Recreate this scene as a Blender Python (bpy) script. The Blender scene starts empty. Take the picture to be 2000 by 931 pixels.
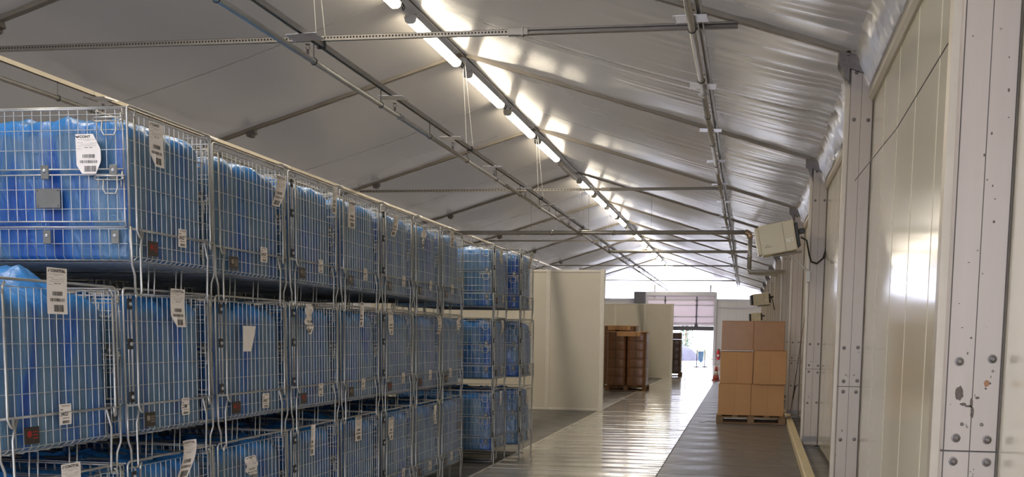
import bpy, math, random
from mathutils import Vector, Matrix, noise
random.seed(7)
sc = bpy.context.scene
COL = sc.collection
# ------------------------------------------------------------------ camera
FPX, CX, CY = 2200.0, 1061.5, 899.2
YAW, PITCH, ROLL = 0.1717, -0.1107, 0.0138
cam = bpy.data.cameras.new('camera'); camo = bpy.data.objects.new('camera', cam); COL.objects.link(camo)
cam.sensor_fit = 'HORIZONTAL'; cam.sensor_width = 36.0
cam.lens = FPX / 2000 * 36.0
cam.shift_x = -(CX - 1000) / 2000; cam.shift_y = (CY - 465.5) / 2000
cam.clip_start = 0.05; cam.clip_end = 500
fw = Vector((-math.sin(YAW) * math.cos(PITCH), math.cos(YAW) * math.cos(PITCH), math.sin(PITCH)))
rt = Vector((math.cos(YAW), math.sin(YAW), 0)); up = rt.cross(fw)
r2 = rt * math.cos(ROLL) + up * math.sin(ROLL); u2 = up * math.cos(ROLL) - rt * math.sin(ROLL)
m = Matrix((r2, u2, -fw)).transposed().to_4x4(); m.translation = (0, 0, 1.5)
camo.matrix_world = m
sc.camera = camo
# ------------------------------------------------------------------ world and exposure
w = bpy.data.worlds.new('overcast_sky'); sc.world = w; w.use_nodes = True
bg = w.node_tree.nodes['Background']; bg.inputs[0].default_value = (0.80, 0.84, 1.0, 1); bg.inputs[1].default_value = 2.5
LAMP_STRENGTH = 10.0
ROOF_TRANSLUCENCY = 0.010
sc.view_settings.view_transform = 'Standard'; sc.view_settings.look = 'None'
sc.view_settings.gamma = 1.0; sc.view_settings.use_curve_mapping = False
sc.view_settings.exposure = 2.05

# ------------------------------------------------------------------ helpers
def lin(c):
    return tuple(((v / 255) / 12.92 if v / 255 <= 0.04045 else ((v / 255 + 0.055) / 1.055) ** 2.4) for v in c)

class MB:
    def __init__(s): s.v = []; s.f = []; s.mi = []
    def add(s, vs, fs, mi=0):
        o = len(s.v); s.v += [tuple(p) for p in vs]
        s.f += [tuple(i + o for i in f) for f in fs]; s.mi += [mi] * len(fs); return s
    def box(s, x0, x1, y0, y1, z0, z1, mi=0):
        return s.add([(x0,y0,z0),(x1,y0,z0),(x1,y1,z0),(x0,y1,z0),(x0,y0,z1),(x1,y0,z1),(x1,y1,z1),(x0,y1,z1)],
                     [(0,3,2,1),(4,5,6,7),(0,1,5,4),(1,2,6,5),(2,3,7,6),(3,0,4,7)], mi)
    def bbox(s, x0, x1, y0, y1, z0, z1, b, mi=0):     # box with chamfered edges
        X = (x0, x0 + b, x1 - b, x1); Y = (y0, y0 + b, y1 - b, y1); Z = (z0, z0 + b, z1 - b, z1)
        idx = {}; vs = []
        def vi(i, j, k):
            if (i, j, k) not in idx: idx[(i, j, k)] = len(vs); vs.append((X[i], Y[j], Z[k]))
            return idx[(i, j, k)]
        fs = []
        for a in (1, 2):
            pass
        c = (1, 2)
        fs.append((vi(1,1,0), vi(1,2,0), vi(2,2,0), vi(2,1,0))); fs.append((vi(1,1,3), vi(2,1,3), vi(2,2,3), vi(1,2,3)))
        fs.append((vi(1,0,1), vi(2,0,1), vi(2,0,2), vi(1,0,2))); fs.append((vi(1,3,1), vi(1,3,2), vi(2,3,2), vi(2,3,1)))
        fs.append((vi(0,1,1), vi(0,1,2), vi(0,2,2), vi(0,2,1))); fs.append((vi(3,1,1), vi(3,2,1), vi(3,2,2), vi(3,1,2)))
        for i, ii in ((1, 0), (2, 3)):
            for j, jj in ((1, 0), (2, 3)): fs.append((vi(i,jj,1), vi(i,jj,2), vi(ii,j,2), vi(ii,j,1)))
            for k, kk in ((1, 0), (2, 3)): fs.append((vi(i,1,kk), vi(i,2,kk), vi(ii,2,k), vi(ii,1,k)))
        for j, jj in ((1, 0), (2, 3)):
            for k, kk in ((1, 0), (2, 3)): fs.append((vi(1,j,kk), vi(2,j,kk), vi(2,jj,k), vi(1,jj,k)))
        for i, ii in ((1, 0), (2, 3)):
            for j, jj in ((1, 0), (2, 3)):
                for k, kk in ((1, 0), (2, 3)): fs.append((vi(ii,j,k), vi(i,jj,k), vi(i,j,kk)))
        return s.add(vs, fs, mi)
    def tube(s, pts, r, n=6, mi=0, caps=True, closed=False):
        pts = [Vector(p) for p in pts]; N = len(pts); rings = []; prev = None
        for i in range(N):
            if closed: t = (pts[(i + 1) % N] - pts[i - 1])
            elif i == 0: t = pts[1] - pts[0]
            elif i == N - 1: t = pts[-1] - pts[-2]
            else: t = (pts[i + 1] - pts[i]).normalized() + (pts[i] - pts[i - 1]).normalized()
            t.normalize()
            if prev is None:
                a = Vector((0, 0, 1)) if abs(t.z) < 0.9 else Vector((1, 0, 0))
                nrm = (a - t * a.dot(t)).normalized()
            else:
                nrm = (prev - t * prev.dot(t)).normalized()
            prev = nrm; b = t.cross(nrm)
            k = 1.0
            if 0 < i < N - 1:
                d = (pts[i + 1] - pts[i]).normalized().dot(t); k = 1 / max(0.5, d)
            rings.append([pts[i] + (nrm * math.cos(2 * math.pi * (j + .5) / n) + b * math.sin(2 * math.pi * (j + .5) / n)) * r * (k if False else 1) for j in range(n)])
        vs = [p for q in rings for p in q]; fs = []
        L = N if closed else N - 1
        for i in range(L):
            for j in range(n):
                a = i * n + j; b2 = i * n + (j + 1) % n; c = ((i + 1) % N) * n + (j + 1) % n; d = ((i + 1) % N) * n + j
                fs.append((a, b2, c, d))
        if caps and not closed:
            fs.append(tuple(range(n - 1, -1, -1))); fs.append(tuple((N - 1) * n + j for j in range(n)))
        return s.add(vs, fs, mi)
    def cyl(s, c, axis, r, h, n=10, mi=0):
        c = Vector(c); axis = Vector(axis).normalized()
        return s.tube([c - axis * h / 2, c + axis * h / 2], r, n, mi)
    def grid(s, fn, nu, nv, mi=0):
        vs = [fn(i / nu, j / nv) for j in range(nv + 1) for i in range(nu + 1)]
        fs = [(j * (nu + 1) + i, j * (nu + 1) + i + 1, (j + 1) * (nu + 1) + i + 1, (j + 1) * (nu + 1) + i) for j in range(nv) for i in range(nu)]
        return s.add(vs, fs, mi)
    def lathe(s, prof, n=16, c=(0, 0, 0), mi=0):
        vs = []; fs = []
        for (r, z) in prof:
            for j in range(n):
                a = 2 * math.pi * j / n; vs.append((c[0] + r * math.cos(a), c[1] + r * math.sin(a), c[2] + z))
        for i in range(len(prof) - 1):
            for j in range(n): fs.append((i * n + j, i * n + (j + 1) % n, (i + 1) * n + (j + 1) % n, (i + 1) * n + j))
        fs.append(tuple(range(n - 1, -1, -1))); fs.append(tuple((len(prof) - 1) * n + j for j in range(n)))
        return s.add(vs, fs, mi)
    def xf(s, M):
        s.v = [tuple(M @ Vector(p)) for p in s.v]; return s
    def mesh(s, name, mats, smooth=False):
        me = bpy.data.meshes.new(name); me.from_pydata(s.v, [], s.f)
        for mt in (mats if isinstance(mats, (list, tuple)) else [mats]): me.materials.append(mt)
        if any(s.mi): me.polygons.foreach_set('material_index', s.mi)
        if smooth: me.polygons.foreach_set('use_smooth', [True] * len(s.f))
        me.update(); return me
    def build(s, name, mats, parent=None, smooth=False, loc=None, **k):
        return put(name, s.mesh(name, mats, smooth), parent, loc, **k)

def put(name, me, parent=None, loc=None, rz=0, rot=None, label=None, category=None, group=None, kind=None, scale=None):
    o = bpy.data.objects.new(name, me); COL.objects.link(o)
    if parent is not None: o.parent = parent
    if loc is not None: o.location = loc
    if rot is not None: o.rotation_euler = rot
    elif rz: o.rotation_euler = (0, 0, rz)
    if scale is not None: o.scale = scale
    if label: o['label'] = label
    if category: o['category'] = category
    if group: o['group'] = group
    if kind: o['kind'] = kind
    return o
def empty(name, loc=(0, 0, 0), label=None, category=None, group=None, kind=None, rz=0, rot=None, scale=None):
    return put(name, None, None, loc, rz, rot, label, category, group, kind, scale)

# ------------------------------------------------------------------ materials
def mat(name, col, rough=0.5, metal=0.0, spec=0.5, var=0.0, vscale=8.0, vstretch=(1, 1, 1), bump=0.0, bscale=60.0, bstretch=(1, 1, 1),
        emit=None, estr=0.0, coat=0.0, transl=0.0, tcol=None, rvar=0.0, spots=None, spotscale=30.0, spotamt=0.08):
    mt = bpy.data.materials.new(name); mt.use_nodes = True; nt = mt.node_tree; N = nt.nodes; L = nt.links
    p = N['Principled BSDF']; c = lin(col)
    p.inputs['Base Color'].default_value = (*c, 1); p.inputs['Roughness'].default_value = rough
    p.inputs['Metallic'].default_value = metal; p.inputs['Specular IOR Level'].default_value = spec
    if coat: p.inputs['Coat Weight'].default_value = coat; p.inputs['Coat Roughness'].default_value = 0.12
    tc = N.new('ShaderNodeTexCoord')
    def nz(scale, stretch, detail=4):
        mp = N.new('ShaderNodeMapping'); mp.inputs['Scale'].default_value = stretch
        L.new(tc.outputs['Object'], mp.inputs['Vector'])
        n = N.new('ShaderNodeTexNoise'); n.inputs['Scale'].default_value = scale; n.inputs['Detail'].default_value = detail
        L.new(mp.outputs[0], n.inputs['Vector']); return n
    colout = None
    if var or rvar:
        n = nz(vscale, vstretch)
        if var:
            cr = N.new('ShaderNodeValToRGB')
            cr.color_ramp.elements[0].position = 0.3; cr.color_ramp.elements[1].position = 0.7
            cr.color_ramp.elements[0].color = (*[v * (1 - var) for v in c], 1); cr.color_ramp.elements[1].color = (*[min(1, v * (1 + var)) for v in c], 1)
            L.new(n.outputs['Fac'], cr.inputs['Fac']); colout = cr.outputs['Color']
        if rvar:
            mr = N.new('ShaderNodeMapRange'); mr.inputs[1].default_value = 0.3; mr.inputs[2].default_value = 0.7
            mr.inputs[3].default_value = max(0.02, rough - rvar); mr.inputs[4].default_value = rough + rvar
            L.new(n.outputs['Fac'], mr.inputs[0]); L.new(mr.outputs[0], p.inputs['Roughness'])
    if spots:
        n = nz(spotscale, (1, 1, 0.7), 6)
        cr = N.new('ShaderNodeValToRGB'); cr.color_ramp.elements[0].position = 0.70 - spotamt; cr.color_ramp.elements[1].position = 0.74 - spotamt
        cr.color_ramp.elements[0].color = (0, 0, 0, 1); cr.color_ramp.elements[1].color = (1, 1, 1, 1)
        L.new(n.outputs['Fac'], cr.inputs['Fac'])
        mx = N.new('ShaderNodeMix'); mx.data_type = 'RGBA'
        L.new(cr.outputs['Color'], mx.inputs[0])
        if colout: L.new(colout, mx.inputs[6])
        else: mx.inputs[6].default_value = (*c, 1)
        mx.inputs[7].default_value = (*lin(spots), 1); colout = mx.outputs[2]
    if colout: L.new(colout, p.inputs['Base Color'])
    if bump:
        n = nz(bscale, bstretch); b = N.new('ShaderNodeBump'); b.inputs['Strength'].default_value = bump; b.inputs['Distance'].default_value = 0.01
        L.new(n.outputs['Fac'], b.inputs['Height']); L.new(b.outputs[0], p.inputs['Normal'])
    if emit: p.inputs['Emission Color'].default_value = (*lin(emit), 1); p.inputs['Emission Strength'].default_value = estr
    if transl:
        t = N.new('ShaderNodeBsdfTranslucent'); t.inputs[0].default_value = (*lin(tcol or col), 1)
        mx = N.new('ShaderNodeMixShader'); mx.inputs[0].default_value = transl
        L.new(p.outputs[0], mx.inputs[1]); L.new(t.outputs[0], mx.inputs[2]); L.new(mx.outputs[0], N['Material Output'].inputs['Surface'])
    return mt

M = {}
M['roof'] = mat('silver_grey_membrane', (164, 159, 152), 0.26, 0.48, 0.5, var=0.05, vscale=0.4, transl=ROOF_TRANSLUCENCY, tcol=(248, 238, 222))
M['seam'] = mat('weld_seam', (200, 196, 188), 0.3, 0.2)
M['valance'] = mat('crumpled_plastic_skirt', (205, 200, 192), 0.22, 0.15, 0.6, bump=0.4, bscale=9, transl=0.12, tcol=(235, 235, 240))
M['gable'] = mat('translucent_white_gable', (235, 235, 240), 0.5, transl=0.88, tcol=(248, 248, 252))
M['rafter'] = mat('dull_aluminium', (142, 134, 122), 0.45, 0.3, var=0.1, vscale=3)
M['purlin'] = mat('dark_ridge_rope', (86, 80, 72), 0.6)
M['post'] = mat('white_aluminium_post', (184, 173, 160), 0.38, 0.15, 0.5, var=0.04, vscale=3, vstretch=(4, 4, .4), spots=(120, 110, 102), spotscale=26, spotamt=0.0, bump=0.02)
M['post_dark'] = mat('dark_groove', (78, 72, 66), 0.6, var=0.1)
M['bolt'] = mat('steel_bolt', (112, 106, 100), 0.4, 0.7, var=0.15, vscale=40)
M['stain'] = mat('dirt_stain', (96, 86, 78), 0.8, var=0.3, vscale=60)
M['rust'] = mat('rust_stain', (150, 110, 78), 0.8, var=0.3, vscale=60)
M['panel'] = mat('cream_sandwich_panel', (220, 212, 188), 0.13, 0, 0.55, var=0.025, vscale=1.2, bump=0.015, bscale=2.5, coat=0.3)
M['joint'] = mat('panel_joint_grey', (150, 141, 120), 0.5)
M['eave'] = mat('eave_beam', (190, 180, 160), 0.35, 0.25, var=0.04)
M['wood'] = mat('pale_timber', (205, 190, 155), 0.55, var=0.07, vscale=6, vstretch=(6, .4, 6))
M['wall_white'] = mat('white_wall_panel', (214, 212, 214), 0.4, var=0.03, vscale=2)
M['partition'] = mat('cream_partition', (224, 217, 198), 0.38, 0, 0.5, var=0.03, vscale=2.0, spots=(160, 150, 130), spotscale=9, spotamt=-0.03)
M['part_trim'] = mat('cream_trim', (234, 228, 212), 0.35, 0.05, var=0.03)
M['floor'] = mat('dark_floor_panel', (100, 98, 96), 0.36, 0, 0.45, var=0.22, vscale=2.2, bump=0.04, bscale=40, rvar=0.1, spots=(140, 132, 122), spotscale=5, spotamt=0.02)
M['runner'] = mat('glossy_grey_runner', (202, 199, 193), 0.14, 0.0, 0.6, var=0.06, vscale=2.5, bump=0.03, bscale=6, rvar=0.05, coat=0.4)
M['tape'] = mat('pale_edge_tape', (205, 200, 188), 0.3)
M['zinc'] = mat('galvanised_wire', (196, 197, 196), 0.36, 0.7, 0.5, var=0.12, vscale=14)
M['zinc_dk'] = mat('galvanised_rod', (186, 185, 180), 0.38, 0.7, 0.5, var=0.18, vscale=10)
M['pipe'] = mat('galvanised_pipe', (172, 170, 166), 0.34, 0.55, 0.5, var=0.08, vscale=6)
M['strut'] = mat('perforated_strut', (146, 141, 133), 0.42, 0.5, var=0.06, vscale=8)
M['strut_in'] = mat('strut_inside', (70, 66, 60), 0.6, 0.3)
M['rail_dk'] = mat('dark_rail', (112, 106, 98), 0.4, 0.7)
M['clamp'] = mat('black_rubber_clamp', (42, 40, 40), 0.5)
M['plate'] = mat('zinc_plate', (214, 214, 220), 0.3, 0.85, var=0.05)
M['tagplate'] = mat('grey_name_plate', (120, 120, 114), 0.5, 0.4, var=0.1, vscale=12)
M['dark_tag'] = mat('dark_tag', (46, 38, 34), 0.35)
M['red'] = mat('red_print', (150, 30, 34), 0.5)
M['grey_print'] = mat('grey_print', (150, 140, 128), 0.5)
M['paper'] = mat('paper_label', (242, 234, 224), 0.6, var=0.03, vscale=20)
M['ink'] = mat('black_ink', (38, 34, 32), 0.6)
M['ink_grey'] = mat('grey_ink', (150, 138, 126), 0.6)
M['card'] = mat('brown_cardboard', (194, 148, 100), 0.62, var=0.05, vscale=3, bump=0.03, bscale=50)
M['card_top'] = mat('light_cardboard', (200, 152, 102), 0.6, var=0.05, vscale=3)
M['card_wrap'] = mat('film_wrapped_cardboard', (172, 130, 92), 0.34, 0, 0.25, var=0.07, vscale=5, bump=0.3, bscale=7, bstretch=(.4, 1, 3.5), coat=0.08)
M['brown_wrap'] = mat('dark_brown_wrapped_carton', (124, 84, 54), 0.36, 0, 0.4, var=0.2, vscale=3, vstretch=(3, 1, .4), bump=0.08, bscale=7, coat=0.1)
M['brown_dk'] = mat('very_dark_wrap', (84, 62, 50), 0.35, 0, 0.4, var=0.2, vscale=4, coat=0.1)
M['pallet'] = mat('pallet_wood', (120, 88, 58), 0.7, var=0.15, vscale=8, vstretch=(.5, 4, 4))
M['pallet_grey'] = mat('grey_pallet_wood', (134, 108, 80), 0.7, var=0.15, vscale=8)
M['heater'] = mat('cream_heater_case', (214, 205, 178), 0.35, var=0.02)
M['black'] = mat('black_plastic', (32, 31, 31), 0.4)
M['white_pl'] = mat('white_plastic', (222, 222, 220), 0.4)
M['door_pan'] = mat('door_panel', (226, 218, 222), 0.45, transl=0.25, tcol=(235, 225, 232))
M['door_fr'] = mat('door_frame', (200, 200, 208), 0.4)
M['door_dk'] = mat('door_dark_grey', (92, 92, 100), 0.5)
M['foil'] = mat('crinkled_foil', (196, 170, 140), 0.22, 0.8, bump=0.6, bscale=30)
M['conc'] = mat('pale_concrete_yard', (140, 140, 140), 0.8, var=0.08, vscale=1)
M['grass'] = mat('dry_grass', (118, 112, 84), 0.9, var=0.2, vscale=3)
M['leaf'] = mat('leaf_green', (46, 78, 50), 0.6, var=0.25, vscale=4)
M['mound'] = mat('grey_mound', (74, 72, 82), 0.9, var=0.15, vscale=2)
M['ext_red'] = mat('extinguisher_red', (196, 36, 40), 0.3)
M['cone'] = mat('cone_red', (190, 96, 82), 0.5)
M['bluesign'] = mat('pale_blue_sign', (150, 185, 215), 0.5, transl=0.8, tcol=(190, 215, 240))
M['lamp_on'] = mat('lit_lamp_diffuser', (250, 244, 232), 0.4, emit=(255, 241, 216), estr=LAMP_STRENGTH)
M['lamp_off'] = mat('unlit_lamp_diffuser', (196, 192, 186), 0.3)
M['lamp_case'] = mat('lamp_housing', (200, 196, 188), 0.4)

def bag_mat():
    mt = bpy.data.materials.new('blue_plastic_bag'); mt.use_nodes = True; nt = mt.node_tree; N = nt.nodes; L = nt.links
    p = N['Principled BSDF']; p.inputs['Roughness'].default_value = 0.3; p.inputs['Specular IOR Level'].default_value = 0.5
    tc = N.new('ShaderNodeTexCoord'); oi = N.new('ShaderNodeObjectInfo')
    ad = N.new('ShaderNodeVectorMath'); ad.operation = 'MULTIPLY_ADD'
    cb = N.new('ShaderNodeCombineXYZ')
    for i in range(3): L.new(oi.outputs['Random'], cb.inputs[i])
    ad.inputs[1].default_value = (37, 53, 11); L.new(cb.outputs[0], ad.inputs[0]); L.new(tc.outputs['Object'], ad.inputs[2])
    def nz(scale, st, det=4, dis=0.0):
        mp = N.new('ShaderNodeMapping'); mp.inputs['Scale'].default_value = st; L.new(ad.outputs[0], mp.inputs[0])
        n = N.new('ShaderNodeTexNoise'); n.inputs['Scale'].default_value = scale; n.inputs['Detail'].default_value = det; n.inputs['Distortion'].default_value = dis
        L.new(mp.outputs[0], n.inputs['Vector']); return n
    n1 = nz(4.2, (1.4, 1.8, 0.35), 5, 0.8); n2 = nz(14, (1, 1, 0.12), 3)
    r1 = N.new('ShaderNodeValToRGB'); e = r1.color_ramp.elements
    e[0].position = 0.34; e[0].color = (*lin((96, 128, 152)), 1); e[1].position = 0.68; e[1].color = (*lin((22, 74, 152)), 1)
    k = e.new(0.5); k.color = (*lin((80, 120, 156)), 1)
    k = e.new(0.6); k.color = (*lin((44, 98, 168)), 1)
    L.new(n1.outputs['Fac'], r1.inputs['Fac'])
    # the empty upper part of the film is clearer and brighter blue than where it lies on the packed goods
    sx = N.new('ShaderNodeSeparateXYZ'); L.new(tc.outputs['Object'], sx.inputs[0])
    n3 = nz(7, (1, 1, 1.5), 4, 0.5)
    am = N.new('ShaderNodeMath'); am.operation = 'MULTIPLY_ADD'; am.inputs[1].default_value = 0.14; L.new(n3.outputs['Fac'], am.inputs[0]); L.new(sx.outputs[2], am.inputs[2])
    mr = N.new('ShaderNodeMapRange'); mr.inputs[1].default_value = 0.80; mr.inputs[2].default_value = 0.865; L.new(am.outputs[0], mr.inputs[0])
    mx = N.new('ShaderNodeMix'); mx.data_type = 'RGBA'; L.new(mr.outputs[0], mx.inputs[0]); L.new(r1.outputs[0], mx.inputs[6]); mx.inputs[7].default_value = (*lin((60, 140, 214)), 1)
    mm = N.new('ShaderNodeMix'); mm.data_type = 'RGBA'; mm.blend_type = 'MULTIPLY'; mm.inputs[0].default_value = 0.5
    r2_ = N.new('ShaderNodeValToRGB'); r2_.color_ramp.elements[0].position = 0.35; r2_.color_ramp.elements[0].color = (.6, .64, .68, 1); r2_.color_ramp.elements[1].position = 0.62
    L.new(n2.outputs['Fac'], r2_.inputs['Fac']); L.new(mx.outputs[2], mm.inputs[6]); L.new(r2_.outputs[0], mm.inputs[7])
    L.new(mm.outputs[2], p.inputs['Base Color'])
    b = N.new('ShaderNodeBump'); b.inputs['Strength'].default_value = 0.6; b.inputs['Distance'].default_value = 0.02
    n4 = nz(16, (1, 1, 0.35), 4, 1.0); L.new(n4.outputs['Fac'], b.inputs['Height']); L.new(b.outputs[0], p.inputs['Normal'])
    return mt
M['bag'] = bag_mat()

# ------------------------------------------------------------------ hall dimensions
RX, RZ, SL = -4.05, 5.47, 0.307           # ridge position, height, roof slope
BAY = 5.83
YB = {k: 4.44 + BAY * k for k in range(-1, 11)}
YE = YB[10]; Y0 = YB[-1]
def roofz(x): return RZ - abs(x - RX) * SL
def wx(y):                                # inner face of the right-hand posts
    pts = [(-20, 0.39), (4.44, 0.757), (10.27, 0.845), (16.1, 0.885), (21.93, 0.9), (27.76, 0.915), (80, 0.93)]
    for (a, b), (c, d) in zip(pts, pts[1:]):
        if y <= c: return b + (d - b) * (y - a) / (c - a)
    return 0.93
XL = -9.05
EAVE_X = 1.0

# ------------------------------------------------------------------ floor
fl = MB().box(XL - 0.3, 1.6, Y0 - 0.3, YE + 0.1, -0.2, -0.012).build('floor', M['post_dark'], kind='structure', label='dark grey panel floor of the tent hall with a glossy runner')
RL, RR = -2.77, -0.87
pan_l = {}
def floor_panels(x0, x1):
    me = MB().bbox(x0, x1, 0.006, 0.994, -0.03, 0.0, 0.004).mesh('floor_panel', M['floor'])
    y = 1.4
    while y < YE - 0.2:
        put('floor_panel', me, fl, (0, y, random.uniform(-.0012, .0012)))
        y += 1.0
floor_panels(XL, RL - 0.03); floor_panels(RR + 0.005, 1.3)
def runner(u, v):
    y = 1.4 + v * (YE - 1.4); x = RL + 0.0 + u * (RR - RL)
    ph = noise.noise(Vector((x * 0.5, y * 0.35, 3)))
    e = min(1, (RR - x) / 0.5)
    z = 0.0022 * math.sin(y * 14.5 + ph * 3.0) + 0.0016 * math.sin(y * 6.3 + x * .6 + ph * 4) + 0.0018 * noise.noise(Vector((x * 0.8, y * 4.0, 0)))
    z += 0.002 * noise.noise(Vector((x * 5, y * 5, 1))) * (1 - e)
    return (x, y, 0.006 + z)
MB().grid(runner, 26, 1250).build('runner', M['runner'], fl, True)
MB().box(RL - 0.03, RL, 1.4, YE, -0.03, 0.008).build('edge_strip', M['tape'], fl)
wel = MB().box(RL, RR, -0.012, 0.012, 0.0, 0.0105).mesh('weld_strip', M['tape'])
for y in (12.35, 15.2, 18.3, 22.4, 27.0, 33.0, 40.0): put('weld_strip', wel, fl, (0, y, 0))

# ------------------------------------------------------------------ roof
ceil = empty('ceiling', (0, 0, 0), kind='structure', label='silver grey membrane roof with aluminium rafters')
def roof_sheet(k, side):
    ya, yb = YB[k], YB[k + 1]; rnd = random.Random(k * 7 + side)
    xe = EAVE_X if side > 0 else XL
    ph = [rnd.uniform(0, 6.28) for _ in range(8)]
    def fn(u, v):
        x = RX + (xe - RX) * u; y = ya + v * (yb - ya)
        L = abs(xe - RX); d = (1 - u) * L
        bow = math.sin(math.pi * v)
        z = roofz(x) + 0.0
        z -= 0.11 * bow * math.sin(math.pi * min(1, u * 1.06)) ** 0.6
        z += 0.012 * noise.noise(Vector((x * 0.7, y * 0.7, k + 5 * side)))
        a = 0.042 * math.exp(-d / 0.95) * min(1, 6 * v * (1 - v) + .12)
        w = noise.noise(Vector((x * 0.25, y * 5.2, k * 3.1))) + 0.6 * noise.noise(Vector((x * 0.4 + 9, y * 11, k * 1.7)))
        z += a * w * (1 if side > 0 else .4)
        a2 = 0.012 * math.exp(-min(v, 1 - v) * (yb - ya) / 0.5)
        z += a2 * noise.noise(Vector((x * 4.0, y * 1.5, k)))
        return (x, y, z)
    nv = 130 if side > 0 and k < 6 else 50
    mb = MB().grid(fn, 56, nv)
    o = mb.build('roof_sheet', M['roof'], ceil, True)
    # welded seam along the middle of the sheet
    s = MB()
    def sf(u, v):
        p = fn(0.04 + u * 0.9, 0.5 + (v - .5) * 0.0035); return (p[0], p[1], p[2] - 0.004)
    s.grid(sf, 56, 1); s.build('weld_seam', M['seam'], o, True)
for k in range(-1, 10):
    roof_sheet(k, 1); roof_sheet(k, -1)
def beam_xz(mb, x0, z0, x1, z1, y0, y1, h, mi=0):
    mb.add([(x0,y0,z0-h),(x1,y0,z1-h),(x1,y1,z1-h),(x0,y1,z0-h),(x0,y0,z0),(x1,y0,z1),(x1,y1,z1),(x0,y1,z0)],
           [(0,3,2,1),(4,5,6,7),(0,1,5,4),(1,2,6,5),(2,3,7,6),(3,0,4,7)], mi); return mb
rme = {}
for side, xe in ((1, 0.98), (-1, XL)):
    mb = MB(); beam_xz(mb, RX, RZ + 0.01, xe, roofz(xe) + 0.01, -0.04, 0.04, 0.055); rme[side] = mb.mesh('rafter', M['rafter'])
cl = MB(); cl.box(-0.07, 0.07, -0.045, 0.045, -0.05, 0.02); cl.box(-0.03, 0.02, -0.05, 0.05, -0.075, -0.04); clm = cl.mesh('rafter_clamp', M['bolt'])
for k in range(-1, 10):
    for side in (1, -1):
        r = put('rafter', rme[side], ceil, (0, YB[k], 0))
    if k >= 1: put('rafter_clamp', clm, ceil, (-7.25, YB[k], roofz(-7.25) - 0.06), rot=(0, -0.298, 0))
MB().tube([(RX + 0.06, Y0, RZ - 0.06), (RX + 0.06, YE, RZ - 0.06)], 0.011, 6).build('ridge_purlin', M['purlin'], ceil, True)

# ------------------------------------------------------------------ gable ends and far wall
def gable(y, name, nm2):
    wl = MB()
    if y > 0:
        DX0, DX1, DZ = -5.15, -1.54, 3.95
        wl.box(XL, DX0, y, y + 0.12, 0, 3.57); wl.box(DX1, 1.3, y, y + 0.12, 0, 3.57); wl.box(DX0, DX1, y + .02, y + 0.12, DZ - 0.1, 4.0)
    else:
        wl.box(XL, -2.9, y - .12, y, 0, 3.57); wl.box(.2, 1.3, y - .12, y, 0, 3.57); wl.box(-2.9, .2, y - .12, y, 3.0, 3.57)  # opening added in the unseen end wall, sized for the daylight it admits
    w_ = wl.build(name, M['wall_white'], kind='structure', label='white panel end wall under a translucent gable')
    yy = y + 0.05 if y > 0 else y - .05
    g = MB()
    def gf(u, v):
        x = XL + u * (1.05 - XL); zt = roofz(x) + 0.02; return (x, yy + 0.01 * math.sin(x * 9 + v * 3), 3.57 + v * (zt - 3.57))
    g.grid(gf, 60, 8); g.build('gable_sheet', M['gable'], w_, True)
    s = MB().box(XL, 1.2, y - .04, y + .02, 3.5, 3.6); s.build('wall_rail', M['door_fr'], w_)
    if y > 0:
        for x in (-4.8, -1.75):
            MB().box(x - .05, x + .05, y - .05, y + .03, 3.6, 4.35).build('gable_post', M['door_fr'], w_)
        for i in range(6):
            x = -1.2 + i * 0.42
            MB().box(x, x + .015, y - .008, y, .05, 3.5).build('panel_joint', M['door_fr'], w_)
        MB().box(-1.3, .9, y - .05, y - .01, 3.12, 3.18).build('conduit', M['door_fr'], w_)
    return w_
wf = gable(YE, 'wall_far', '')
gable(Y0, 'wall_behind', '')
# left wall
wl = MB().box(XL - 0.12, XL, Y0, YE, 0, 3.95).build('wall_left', M['wall_white'], kind='structure', label='white side wall behind the stacked cages')

# ------------------------------------------------------------------ right wall: posts, panels, eave beam, skirt
wr = empty('wall_right', (0, 0, 0), kind='structure', label='cream panel side wall with bolted white aluminium posts')
PW, PD = 0.205, 0.13
post_me = {}
def post_mesh(zt):
    mb = MB()
    mb.bbox(0.0, PW, 0, PD, 0.03, zt, 0.006)
    mb.box(PW * .49, PW * .505, -0.0008, 0.001, 0.05, zt - .02, 1)       # centre score
    mb.box(0.006, 0.010, -0.0012, 0.001, 0.05, zt, 1); mb.box(PW - .010, PW - 0.006, -0.0012, .001, .05, zt, 1)
    mb.box(-0.001, PW + 0.001, -0.0015, 0.02, 1.085, 1.091, 1)            # splice joint
    mb.box(PW, PW + .03, .03, PD, .03, zt - .05, 2); mb.box(PW + .03, PW + .036, .02, PD, .03, zt - .05, 1)
    mb.box(-0.03, 0.0, 0.05, PD - .01, .03, zt - .05, 2)
    return mb.mesh('post', [M['post'], M['post_dark'], M['eave']])
pm = post_mesh(3.9)
bm = MB(); bm.lathe([(0.017, 0), (0.017, 0.004), (0.011, 0.005), (0.010, 0.014), (0.006, 0.016)], 10); bm.xf(Matrix.Rotation(math.pi / 2, 4, 'X')); bolt_me = bm.mesh('bolt', M['bolt'], False)
br = MB()
beam_xz(br, -0.10, 0.03, PW + 0.02, -0.09, -0.03, PD + .01, 0.17); beam_xz(br, -0.12, 0.06, PW + .03, -.085, -.045, PD + .02, 0.03)
br.add([(-0.10, -0.028, -0.14), (-0.01, -0.028, -0.29), (-0.01, PD, -0.29), (-0.10, PD, -0.14), (-0.01, -0.028, -0.14), (-0.01, PD, -0.14)], [(0, 1, 4), (3, 5, 2), (0, 3, 2, 1), (1, 2, 5, 4)])
br.box(.06, .07, -0.036, -.028, -0.16, -0.05); br.box(-.04, -.01, -0.04, -.028, -0.07, -0.03)
brm = br.mesh('eave_bracket', M['bolt'])
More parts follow.
